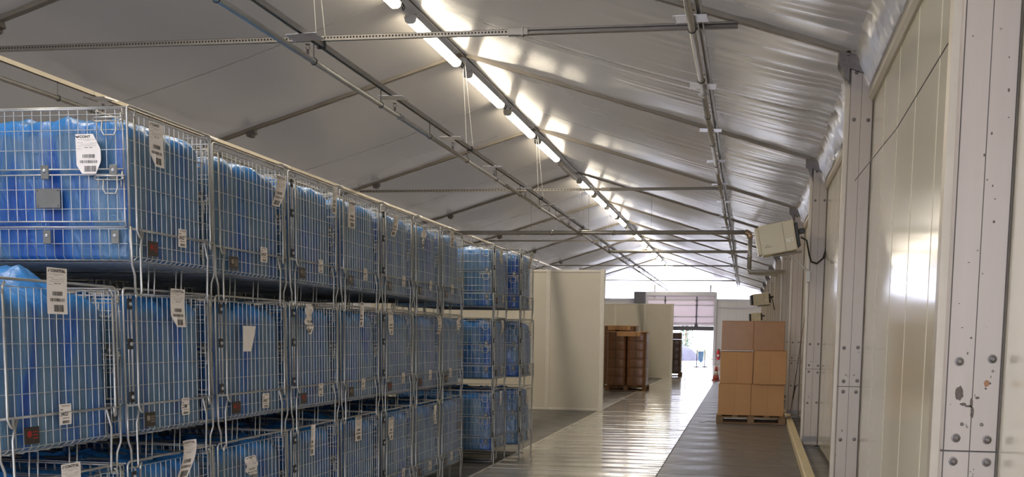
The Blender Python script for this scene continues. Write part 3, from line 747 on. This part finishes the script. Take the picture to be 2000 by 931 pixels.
# ------------------------------------------------------------------ partition walls
def partition(y, x0, x1, h, joints, label):
    o = empty('partition_wall', ((x0 + x1) / 2, y, 0), label, 'partition')
    xs = [x0] + joints + [x1]; cx = (x0 + x1) / 2
    for a, b in zip(xs, xs[1:]): MB().bbox(a - cx + .03, b - cx - .03, 0.01, .09, .03, h - .03, .004).build('partition_panel', M['partition'], o)
    for a in xs[1:]: 
        MB().bbox(a - cx - .045, a - cx + .045, -0.008, .11, 0, h + (.01 if a == x1 else 0), .006).build('upright', M['part_trim'], o)
    MB().bbox(x0 - cx, x1 - cx, -.004, .10, h - .045, h, .004).build('top_rail', M['part_trim'], o)
    MB().bbox(x0 - cx, x1 - cx, -.004, .10, 0, .045, .004).build('bottom_rail', M['part_trim'], o)
    return o
partition(22.55, -7.6, -2.765, 2.81, [-6.2, -3.86], 'tall cream partition wall just beyond the stacked cages')
partition(41.7, -7.6, -2.53, 2.71, [-6.0, -4.62, -3.52], 'farther cream partition wall behind the brown wrapped pallet')

# ------------------------------------------------------------------ pallets and loads
def pallet(loc, w_, d_, m_, label, cat='pallet'):
    o = empty('pallet', loc, label, cat)
    for i in range(5): x = -w_ / 2 + i * (w_ - .1) / 4; MB().bbox(x, x + .1, -d_ / 2, d_ / 2, .122, .144, .003).build('deck_board', m_, o)
    for y in (-d_ / 2, -.05, d_ / 2 - .1):
        MB().bbox(-w_ / 2, w_ / 2, y, y + .1, .10, .122, .003).build('stringer', m_, o)
        MB().bbox(-w_ / 2, w_ / 2, y, y + .1, 0, .022, .003).build('bottom_board', m_, o)
        for x in (-w_ / 2, -.06, w_ / 2 - .12): MB().bbox(x, x + .12, y, y + .1, .022, .10, .003).build('block', m_, o)
    return o
pallet((.20, 20.55, 0.002), 1.2, 0.9, M['pallet_grey'], 'grey wooden pallet under the stack of cardboard boxes')
def carton(x0, x1, y0, y1, z0, z1, m_, label, film=False):
    o = empty('cardboard_box', ((x0 + x1) / 2, (y0 + y1) / 2, z0), label, 'box', 'cardboard boxes on the pallet by the wall')
    a, b, h = (x1 - x0) / 2, (y1 - y0) / 2, z1 - z0
    MB().bbox(-a, a, -b, b, 0, h - .004, .006).build('box_body', m_, o)
    for s in (-1, 1): MB().bbox(-a + .002, a - .002, min(s * .003, s * (b - .002)), max(s * .003, s * (b - .002)), h - .004, h, .001).build('flap', M['card_top'] if not film else m_, o)
    MB().box(-.0012, .0012, -b - .0006, -b + .002, .02, h - .03).build('seam', M['brown_wrap'], o) if not film else None
    return o
yb0, yb1 = 20.12, 20.98
carton(-.375, .193, yb0, yb1, .147, .70, M['card'], 'plain brown cardboard box on the pallet, bottom layer, aisle side')
carton(.196, .765, yb0, yb1, .147, .70, M['card'], 'plain brown cardboard box on the pallet, bottom layer, wall side')
carton(-.355, .212, yb0, yb1, .702, 1.262, M['card'], 'plain brown cardboard box in the middle layer, aisle side')
carton(.222, .785, yb0 - .05, yb1 - .05, .702, 1.285, M['card'], 'plain brown cardboard box jutting forward in the middle layer, wall side')
carton(-.345, .205, yb0 + .03, yb1, 1.287, 1.80, M['card_wrap'], 'film-wrapped cardboard box on top of the stack, aisle side', True)
carton(.207, .735, yb0 + .03, yb1, 1.287, 1.80, M['card_wrap'], 'film-wrapped cardboard box on top of the stack, wall side', True)
MB().tube([(-.42, 20.2, .01), (-.55, 20.25, .02), (-.62, 20.1, .008), (-.70, 20.15, .01)], .004, 5).build('packing_strap', M['bolt'], label='loose thin strap lying on the floor beside the box pallet', category='strap')

def wrapped_load(loc, w_, d_, h_, cols, rows, lab, plab, lidh=0.0, dk=False, lid=True):
    p_ = pallet(loc, w_ + .05, d_, M['pallet'], plab)
    o = empty('wrapped_load', (loc[0], loc[1], loc[2] + .146), lab, 'wrapped load')
    cw = w_ / cols; rh = (h_ - .15) / rows; mm = M['brown_dk'] if dk else M['brown_wrap']
    mb = MB(); n = 10
    def fn(u, v):
        a = math.pi * 2 * u
        # bulging carton outline
        e = .26; c, s_ = math.cos(a), math.sin(a)
        x = math.copysign(abs(c) ** e, c) * cw / 2; y = math.copysign(abs(s_) ** e, s_) * d_ / 2
        k = 1 - .012 * (2 * v - 1) ** 6
        return (x * k * .995, y * k, v * (rh - .004))
    mb.grid(fn, 40, 6); top = [fn(i / 40, 1) for i in range(40)]; mb.add(top, [tuple(range(40))])
    me = mb.mesh('carton', mm, True)
    for c in range(cols):
        for r in range(rows): put('carton', me, o, (-w_ / 2 + cw * (c + .5), random.uniform(-.006, .006), r * rh))
    if lid:
        MB().bbox(-w_ / 2 - .005, w_ / 2 + .005, -d_ / 2 - .01, d_ / 2 + .01, h_ - .152, h_ - .13, .003).build('top_sheet', M['card_top'], o)
        MB().bbox(-w_ / 4, w_ / 2 - .16, -d_ / 2 - .016, -d_ / 2 - .008, h_ - .26, h_ - .14, .002).build('sheet_flap', M['card_top'], o)
        for x in (-w_ * .27, w_ * .24): MB().box(x - .006, x + .006, -d_ / 2 - .022, -d_ / 2 - .018, .02, h_ - .14).build('strap', M['brown_dk'], o)
    return o
wrapped_load((-3.13, 31.7, .002), 1.10, 1.0, 1.62, 2, 6, 'brown film-wrapped carton load with a cardboard lid between the two partitions', 'wooden pallet under the nearer brown wrapped load')
wrapped_load((-3.6, 33.6, .002), 1.10, 1.0, 1.80, 2, 6, 'brown wrapped carton load standing behind the nearer one, mostly hidden', 'wooden pallet under the hidden brown load')
wrapped_load((-2.82, 44.2, .002), 1.08, 1.0, 1.68, 2, 6, 'dark brown wrapped load just past the farther partition', 'wooden pallet under the dark load past the farther partition', dk=True, lid=False)

# ------------------------------------------------------------------ far door
d = empty('door_1', (-3.35, YE, 0), kind='structure', label='partly raised white sectional door in the far wall')
DX0, DX1 = -1.80, 1.81
for i, (a, b) in enumerate(((1.88, 2.12), (2.14, 2.62), (2.64, 3.24), (3.26, 3.75))):
    MB().bbox(DX0, DX1, -.06, .0, a, b, .01).build('door_section', M['door_dk'] if i == 0 else M['door_pan'], d)
MB().bbox(DX0, DX1, -.075, -.06, 2.13, 2.17, .004).build('door_rail', M['door_fr'], d)
for z in (2.28, 2.63, 3.25, 3.55): MB().bbox(DX0, DX1, -.072, -.06, z - .03, z + .03, .004).build('door_rail', M['door_fr'], d)
for x in (DX0 - .12, DX1): MB().bbox(x, x + .14, -.12, .08, 0, 3.95, .01).build('door_jamb', M['door_fr'], d)
MB().bbox(DX0 - .12, DX1 + .14, -.14, .02, 3.75, 3.97, .01).build('door_header', M['door_fr'], d)
for x in (-.85, .87):
    MB().bbox(x - .035, x + .035, -.12, -.07, 2.1, 3.72, .005).build('door_strut', M['door_dk'], d)
    for z in (2.25, 2.63, 3.25, 3.5): MB().bbox(x - .07, x + .07, -.13, -.07, z - .03, z + .03, .005).build('strut_bracket', M['door_dk'], d)
    MB().add([(x - .12, -.1, 2.1), (x + .12, -.1, 2.1), (x, -.1, 2.3), (x - .12, -.07, 2.1), (x + .12, -.07, 2.1), (x, -.07, 2.3)], [(0, 1, 2), (5, 4, 3), (0, 3, 4, 1), (1, 4, 5, 2), (2, 5, 3, 0)]).build('strut_foot', M['door_dk'], d)
MB().bbox(DX0 - .75, DX0 - .13, -.4, .0, 3.2, 3.96, .01).build('motor_housing', M['door_dk'], d)
# unseen doorway added behind the viewpoint to let in cool daylight
d2 = empty('door_added', (-1.35, Y0, 0), kind='structure', label='unseen open doorway added in the end wall behind the viewpoint')
for x in (-1.55, 1.43): MB().bbox(x, x + .12, -.12, .08, 0, 3.0, .01).build('door_jamb', M['door_fr'], d2)

# ------------------------------------------------------------------ outside
MB().box(-60, 60, YE - .1 + .2, YE + 90, -.15, -.02).build('floor_yard', M['conc'], kind='structure', label='pale concrete yard seen through the far door')
MB().box(-60, 60, Y0 - 60, Y0 - .4, -.15, -.02).build('floor_yard_behind', M['conc'], kind='structure', label='pale concrete yard behind the hall')
g = MB()
def gf(u, v):
    x = -22 + u * 40; y = YE + 16 + v * 26
    return (x, y, -.02 + .9 * math.sin(math.pi * v) ** .8 * (0.75 + .5 * noise.noise(Vector((x * .3, y * .3, 0)))) + .12 * noise.noise(Vector((x * 2.2, y * 2.2, 4))))
g.grid(gf, 120, 60); g.build('grass_bank', M['grass'], None, True, kind='stuff', label='pale dry grass bank outside the far door', category='grass')
mo = MB()
def mf(u, v):
    a = u * 6.283; r = v; h = (1 - r * r)
    return (-5.6 + 2.9 * r * math.cos(a) * (1 + .1 * math.sin(3 * a)), YE + 12.5 + 1.6 * r * math.sin(a), -.05 + 1.35 * h ** .6 + .1 * noise.noise(Vector((math.cos(a) * r * 4, math.sin(a) * r * 4, 2))))
mo.grid(mf, 40, 12); mo.build('soil_mound', M['mound'], None, True, label='grey soil mound outside the far door', category='mound')
def shrub(loc, h, w_, label, seed):
    rnd = random.Random(seed); o = empty('shrub', loc, label, 'shrub')
    mb = MB()
    for i in range(900):
        z = rnd.uniform(.08, 1) * h; r = w_ * .5 * (math.sin(min(1, (z / h) * 1.05) * 3.0) ** .6 if z / h < .96 else .2) * rnd.uniform(.3, 1); a = rnd.uniform(0, 6.283)
        c = Vector((r * math.cos(a), r * math.sin(a), z)); s = rnd.uniform(.05, .1); t = Vector((rnd.gauss(0, 1), rnd.gauss(0, 1), rnd.gauss(0, 1))).normalized(); b = t.orthogonal().normalized()
        mb.add([c - t * s, c + b * s * .5, c + t * s, c - b * s * .5], [(0, 1, 2, 3)])
    mb.build('foliage', M['leaf'], o, kind='stuff'); MB().tube([(0, 0, 0), (.03, 0, h * .5), (0, 0, h * .85)], .05, 7).build('stem', M['pallet'], o)
shrub((-3.75, YE + 14.8, -.02), 4.2, 1.1, 'slim green conifer shrub outside the far door', 5)
fe = empty('fence', (-5, YE + 44, -.02), 'thin pale rail fence far outside the open door', 'fence')
MB().tube([(-25, 0, 2.4), (25, 0, 2.4)], .05, 6).build('fence_rail', M['door_dk'], fe)
for i in range(11): MB().tube([(-25 + 5 * i, 0, 0), (-25 + 5 * i, 0, 2.4)], .05, 6).build('fence_post', M['door_dk'], fe)
# barrier stand with hanging sign
b = empty('barrier_stand', (-2.02, 57.6, 0.008), 'two dark barrier posts with a pale blue sign and chain in the doorway', 'barrier')
for x, dy in ((-.18, 0), (.19, .6)):
    MB().tube([(x, dy, .02), (x, dy, .86)], .022, 8).build('post', M['door_dk'], b); MB().lathe([(.2, 0), (.2, .02), (.05, .05)], 16, (x, dy, 0)).build('foot', M['door_dk'], b)
MB().tube([(-.18, 0, .84), (.19, .6, .84)], .012, 6).build('crossbar', M['door_dk'], b)
MB().add([(-.14, .05, .80), (.15, .55, .80), (.11, .5, .30), (0, .3, .22), (-.10, .12, .36), (-.14, .06, .80), (.15, .56, .80), (.11, .51, .30), (0, .31, .22), (-.10, .13, .36)], [(0, 1, 2, 3, 4), (9, 8, 7, 6, 5), (0, 5, 6, 1), (1, 6, 7, 2), (2, 7, 8, 3), (3, 8, 9, 4), (4, 9, 5, 0)]).build('sign', M['bluesign'], b)
MB().tube([(.19 + .62 * t, .6 + 3.4 * t, .78 - 1.1 * t * (1 - t) - .28 * t) for t in [i / 12 for i in range(13)]], .01, 5).build('chain', M['door_dk'], b)
MB().bbox(-4.2, -3.0, 59.2, 59.5, .008, .03, .005).build('floor_mat', M['door_dk'], label='flat dark strip lying on the floor near the far door', category='mat')
# fire extinguisher and cone
e = empty('fire_extinguisher', (-1.24, YE - .086, .30), 'red fire extinguisher on the far wall beside the door', 'extinguisher')
MB().lathe([(.05, 0), (.085, .02), (.085, .42), (.06, .50), (.03, .53), (.03, .56)], 14).build('cylinder', M['ext_red'], e, True)
MB().bbox(-.03, .05, -.03, .03, .56, .60, .006).build('valve', M['black'], e); MB().tube([(.05, 0, .58), (.11, -.02, .5), (.10, -.04, .2), (.095, -.04, .1)], .012, 6).build('hose', M['black'], e)
MB().bbox(-.05, .05, -.088, -.08, .18, .30, .002).build('sticker', M['white_pl'], e)
cn = empty('traffic_cone', (-.85, 40.3, .0), 'red and white traffic cone on the floor beyond the box stack', 'cone')
MB().bbox(-.16, .16, -.16, .16, 0, .03, .006).build('cone_base', M['cone'], cn); MB().lathe([(.12, .03), (.085, .2)], 16).build('cone_lower', M['cone'], cn, True); MB().lathe([(.085, .2), (.06, .33)], 16).build('white_band', M['white_pl'], cn, True); MB().lathe([(.06, .33), (.03, .5), (.02, .5)], 16).build('cone_tip', M['cone'], cn, True)

# ------------------------------------------------------------------ ridge lamps
hs = MB(); LH = 1.12
def prism(mb, prof, y0, y1, mi=0):
    n = len(prof); mb.add([(x, y0, z) for x, z in prof] + [(x, y1, z) for x, z in prof], [(i, (i + 1) % n, n + (i + 1) % n, n + i) for i in range(n)] + [tuple(range(n - 1, -1, -1)), tuple(range(n, 2 * n))], mi); return mb
dif = prism(MB(), [(-.072, 0), (-.06, -.045), (-.03, -.065), (.03, -.065), (.06, -.045), (.072, 0)], -LH, LH)
dme = {True: dif.mesh('diffuser', M['lamp_on']), False: dif.mesh('diffuser', M['lamp_off'])}
hme = prism(MB(), [(-.074, 0), (.074, 0), (.06, .03), (-.06, .03)], -LH - .02, LH + .02).mesh('housing', M['lamp_case'])
ecm = prism(MB(), [(-.078, .01), (-.064, -.048), (-.03, -.069), (.03, -.069), (.064, -.048), (.078, .01)], -.015, .015).mesh('end_cap', M['lamp_case'])
hgm = MB().tube([(0, 0, .04), (0, 0, .13)], .006, 5).box(-.05, .05, -.02, .02, .04, .06).mesh('hanger', M['bolt'])
ordw = ['nearest', 'second', 'third', 'fourth', 'fifth', 'sixth', 'seventh', 'eighth', 'ninth', 'tenth', 'eleventh', 'twelfth', 'thirteenth', 'fourteenth', 'fifteenth', 'sixteenth', 'seventeenth', 'eighteenth']
cnt = 0
for k in range(-1, 10):
    for j, off in enumerate((1.75, 4.62)):
        y = YB[k] + off
        on = not ((k == 3 and j == 1) or (k == 6 and j == 0))
        if y > 10: lab = '%s fluorescent lamp counted from the near end of the roof ridge%s' % (ordw[cnt], '' if on else ', unlit'); cnt += 1; grp = 'lamps along the roof ridge'
        else: lab = 'lit fluorescent ridge lamp overhead out of view, %s from the hall end' % ordw[2 * (k + 1) + j]; grp = 'lamps above the viewpoint'
        o = empty('ridge_lamp', (RX - .06, y, 5.33), lab, 'lamp', grp, rot=(0, 0, random.uniform(-.004, .004)))
        put('diffuser', dme[on], o); put('housing', hme, o)
        for s in (-1, 1): put('end_cap', ecm, o, (0, s * LH, 0)); put('hanger', hgm, o, (0, s * .9, 0))
        if k >= 1: MB().tube([(.06, LH, .02), (.09, LH + .08, -.03), (.05, LH + .14, -.05), (.02, LH + .2, .0), (.02, LH + .27, .04)], .008, 5).build('flex', M['black'], o)

# ------------------------------------------------------------------ perforated cross rails
def cross_rail(k, z, xl, xm, xr, label):
    o = empty('perforated_rail', (0, YB[k], z), label, 'rail', 'cross rails under the rafters')
    h = .042; mb = MB(); y0, y1 = -.02, .02
    pitch = .031 if k < 3 else .062
    mb.box(xl, xm, y0, y0 + .003, h - .013, h); mb.box(xl, xm, y0, y0 + .003, 0, .013)
    x = xl
    while x < xm: mb.box(x, x + pitch * .52, y0, y0 + .003, .013, h - .013); x += pitch
    mb.box(xl, xm, y0, y1, -.003, 0); mb.box(xl, xm, y0, y1, h - .003, h)
    mb.build('perforated_channel', M['strut'], o)
    MB().box(xl, xm, .01, .014, 0, h).build('channel_back', M['strut_in'], o)
    m2 = MB(); m2.box(xm - .12, xr, -.024, -.02, .0, .012); m2.box(xm - .12, xr, -.024, -.02, .03, .045); m2.box(xm - .12, xr, -.024, .024, -.006, -.002); m2.box(xm - .12, xr, -.002, .0, .0, .045); m2.box(xm - .12, xr, -.024, .024, .045, .049)
    m2.build('open_channel', M['rail_dk'], o)
    m3 = MB().bbox(xm - .16, xm + .03, -.028, .026, -.012, .052, .004).box(xm - .03, xm - .015, -.034, .03, -.018, .058); m3.build('coupler', M['strut'], o)
    return o
cross_rail(1, 4.18, -7.5, -2.0, -.12, 'nearest perforated steel cross rail under the roof')
cross_rail(3, 4.28, -7.6, -2.6, -.36, 'second perforated steel cross rail under the roof')
cross_rail(5, 4.28, -7.6, -2.6, -.2, 'third perforated steel cross rail under the roof')
cross_rail(7, 4.28, -7.6, -2.6, -.06, 'fourth perforated steel cross rail under the roof')
cross_rail(9, 4.28, -7.6, -2.6, -.3, 'farthest perforated steel cross rail under the roof')

# ------------------------------------------------------------------ sprinkler lines
plm = MB().box(-.14, .14, -.13, .13, 0, .003); plm.box(-.14, -.137, -.13, .13, -.008, 0); plm.box(.137, .14, -.13, .13, -.008, 0); plm = plm.mesh('heat_plate', M['plate'])
shm = MB().tube([(0, 0, 0), (0, 0, .045)], .011, 8).tube([(-.012, 0, .045), (-.02, 0, .06), (0, 0, .085), (.02, 0, .06), (.012, 0, .045)], .003, 5).lathe([(.022, .085), (.022, .088)], 10).mesh('sprinkler_head', M['bolt'])
def sprinkler(xf_, zr, zp, y0, y1, label, rail_m, pr=.027, side=0.0, wires=False):
    o = empty('sprinkler_line', (0, 0, 0), label, 'pipe', 'sprinkler lines under the roof')
    L = 5.83
    # hanging rail (upper) in lengths, and pipe (lower)
    ys = []; y = y0
    while y < y1: ys.append(y); y += 5.83
    ys.append(y1)
    for a, b in zip(ys, ys[1:]):
        xa, xb = xf_(a) + side, xf_(b) + side
        for dx0, dx1, dz0, dz1 in ((-.025, .025, .04, .044), (-.025, -.021, 0, .04), (.021, .025, 0, .04), (-.025, -.012, -.003, 0), (.012, .025, -.003, 0)):
            pass
        q = [(-.026, 0), (-.026, .046), (.026, .046), (.026, 0), (.016, 0), (.016, .036), (-.016, .036), (-.016, 0)]
        prism_v = [(xa + px, a, zr + pz) for px, pz in q] + [(xb + px, b - .01, zr + pz) for px, pz in q]
        MB().add(prism_v, [(i, (i + 1) % 8, 8 + (i + 1) % 8, 8 + i) for i in range(8)] + [(7, 6, 1, 0), (6, 5, 2, 1), (5, 4, 3, 2)]).build('hanging_rail', rail_m, o)
        MB().tube([(xf_(a), a, zp), (xf_(b), b, zp)], pr, 12).build('pipe', M['pipe'], o, True)
        MB().cyl((xf_(a), a, zp), (0, 1, 0), pr * 1.35, .07, 12).box(xf_(a) - pr * 1.9, xf_(a) + pr * 1.9, a - .015, a + .015, zp - .012, zp + .012).build('pipe_coupling', M['pipe'], o)
    y = 9.9; i = 0
    while y < min(y1, 50):
        x = xf_(y)
        put('heat_plate', plm, o, (x + (.0 if not side else .0), y, zr - .006), rz=random.uniform(-.05, .05), rot=((random.uniform(-.06, .06) + (.03 if pr > .028 else 0)), random.uniform(-.05, .05), random.uniform(-.06, .06)))
        put('sprinkler_head', shm, o, (x, y + .05, zp + pr))
        y += 2.6
    y = y0 + 1.25
    while y < min(y1, 50):
        x = xf_(y); xs = x + side
        MB().tube([(x, y, zp), (x, y, zp + pr + .03), (xs, y, zr + .01)], .006, 5).build('hanger_rod', M['bolt'], o)
        MB().tube([(x + pr * 1.12 * math.cos(t), y, zp + pr * 1.12 * math.sin(t)) for t in [6.283 * q / 12 for q in range(12)]], .005, 5, closed=True).build('pipe_clip', M['clamp'], o)
        y += 1.95
    if wires:
        for k in range(1, 9):
            yy = YB[k] + .02
            for dx in (-.045, .045): MB().tube([(xf_(yy) + dx, yy, zr + .04), (RX + .02 + dx * .3, yy, RZ - .06)], .0035, 4).build('suspension_wire', M['seam'], o)
            MB().bbox(xf_(yy) - .04, xf_(yy) + .04, yy - .02, yy + .02, zr - .012, zr + .055, .004).build('rail_clamp', M['clamp'], o)
    return o
sprinkler(lambda y: -3.93, 4.125, 3.955, 6.9, 61.0, 'long sprinkler pipe with hanging rail just left of the roof ridge', M['pipe'], wires=True)
sprinkler(lambda y: -.55 + .0044 * y, 4.17, 4.13, 6.9, 60.0, 'long sprinkler pipe running above the aisle near the right wall', M['pipe'], pr=.03, side=.07)
sprinkler(lambda y: -7.5, 4.19, 4.02, 6.5, 61.0, 'sprinkler pipe and pale rail high above the far side of the cages', M['eave'])
# large feed pipes
fp = empty('feed_pipe', (0, 27.2, 0), 'thick grey feed pipe crossing under the roof with a foil elbow', 'pipe')
MB().tube([(-7.4, 0, 3.96), (.0, 0, 3.96)], .052, 14).build('cross_pipe', M['pipe'], fp, True)
MB().tube(arc((.0, 0, 3.96), (.11, 0, 3.96), (.12, 0, 3.82), 5), .07, 14).build('foil_elbow', M['foil'], fp, True)
MB().tube([(.12, 0, 3.86), (.12, 0, 3.12)], .052, 14).build('drop_pipe', M['pipe'], fp, True)
MB().tube(arc((.12, 0, 3.12), (.12, 0, 3.05), (.2, 0, 3.05), 4) + [(.95, 0, 3.05)], .05, 12).build('wall_pipe', M['pipe'], fp, True)
for x in (-4.6, -3.1): MB().cyl((x, 0, 3.96), (1, 0, 0), .062, .07, 14).build('coupling', M['pipe'], fp, True)
MB().cyl((.12, 0, 3.4), (0, 0, 1), .062, .06, 14).build('coupling', M['pipe'], fp, True)
for x in (-5.1, -3.7, -2.2): MB().tube([(x, 0, 4.0), (x, 0, roofz(x) - .02)], .005, 4).build('hanger_wire', M['bolt'], fp)
fp2 = empty('feed_pipe', (0, 33.25, 0), 'second thinner feed pipe crossing from the ridge line to the right wall', 'pipe')
MB().tube([(-3.93, 0, 3.96)] + [(.08, 0, 3.96)], .042, 12).build('cross_pipe', M['pipe'], fp2, True)
MB().tube(arc((.08, 0, 3.96), (.16, 0, 3.96), (.16, 0, 3.86), 4) + [(.16, 0, 3.35), (.95, 0, 3.3)], .042, 12).build('drop_pipe', M['pipe'], fp2, True)

# ------------------------------------------------------------------ wall heaters
def heater(loc, rot, w_, d_, h_, label, outlet='black'):
    o = empty('fan_heater', loc, label, 'heater', rot=rot)
    MB().bbox(-w_ / 2, w_ / 2, -d_ / 2, d_ / 2, 0, h_, .012).build('case', M['heater'], o)
    MB().bbox(w_ * .17, w_ * .18, -d_ / 2 - .001, -d_ / 2 + .002, .01, h_ - .01, .0003).build('case_joint', M['post_dark'], o)
    MB().bbox(w_ * .22, w_ * .42, -d_ / 2 - .004, -d_ / 2, h_ * .30, h_ * .42, .001).build('badge', M['part_trim'], o)
    MB().bbox(w_ * .36, w_ * .38, -d_ / 2 - .006, -d_ / 2, h_ * .33, h_ * .36, .001).build('knob', M['black'], o)
    t = MB(); t2 = MB()
    for i in range(5): x = -w_ * .40 + i * w_ * .04; t.box(x, x + w_ * .028, -d_ / 2 - .0015, -d_ / 2, h_ * .245, h_ * .262)
    for i in range(3): x = -w_ * .36 + i * w_ * .03; t.box(x, x + w_ * .02, -d_ / 2 - .0015, -d_ / 2, h_ * .30, h_ * .32)
    t.build('maker_mark', M['ink'], o)
    MB().bbox(-w_ / 2 - .05, -w_ / 2, -d_ / 2 + .02, d_ / 2 - .02, .02, h_ - .02, .008).build('air_outlet', M[outlet], o)
    MB().bbox(w_ / 2, w_ / 2 + .05, -d_ / 2 + .03, d_ / 2 - .03, h_ * .1, h_ * .9, .01).build('intake_grille', M['black'], o)
    MB().bbox(w_ / 2 + .05, w_ / 2 + .13, -d_ / 2 + .05, -d_ / 2 + .15, h_ * .5, h_ * .68, .008).build('motor', M['black'], o)
    MB().bbox(-w_ * .2, w_ * .62, -.06, .06, -.035, -.005, .004).build('mounting_arm', M['rafter'], o)
    return o
h1 = heater((.47, 15.85, 2.645), (0, -.19, 0), .47, .42, .40, 'cream fan heater tilted on a wall bracket above the box stack', 'heater')
MB().tube([(.60, 15.85, 2.64), (.885, 16.08, 2.41)], .014, 6).build('bracket_strut', M['white_pl'], None, label='white diagonal strut propping the nearest heater from the post', category='bracket')
MB().bbox(.845, .90, 16.03, 16.10, 2.28, 2.43, .006).build('junction_box', M['white_pl'], label='small white junction box on the post below the nearest heater', category='junction box')
MB().tube([(.74, 15.75, 2.86), (.82, 15.8, 2.82), (.86, 15.9, 2.66), (.90, 15.98, 2.55), (.98, 16.04, 2.53), (1.06, 16.06, 2.60), (1.10, 16.06, 2.74), (1.105, 16.06, 3.1), (1.10, 16.06, 3.48)], .012, 8).build('power_cable', M['black'], None, True, label='thick black cable looping from the nearest heater up the post', category='cable')
h2 = heater((.46, 30.2, 2.36), (0, -.12, .1), .40, .42, .30, 'second cream fan heater with a dark outlet farther along the wall')
MB().tube([(.66, 30.1, 2.6), (.76, 30.2, 2.5), (.82, 30.3, 2.25)], .012, 6).build('power_cable', M['black'], None, True, label='black cable hanging from the second heater', category='cable')
h3 = heater((.42, 36.5, 2.03), (0, -.08, .1), .30, .3, .27, 'third small cream heater, farthest along the wall')
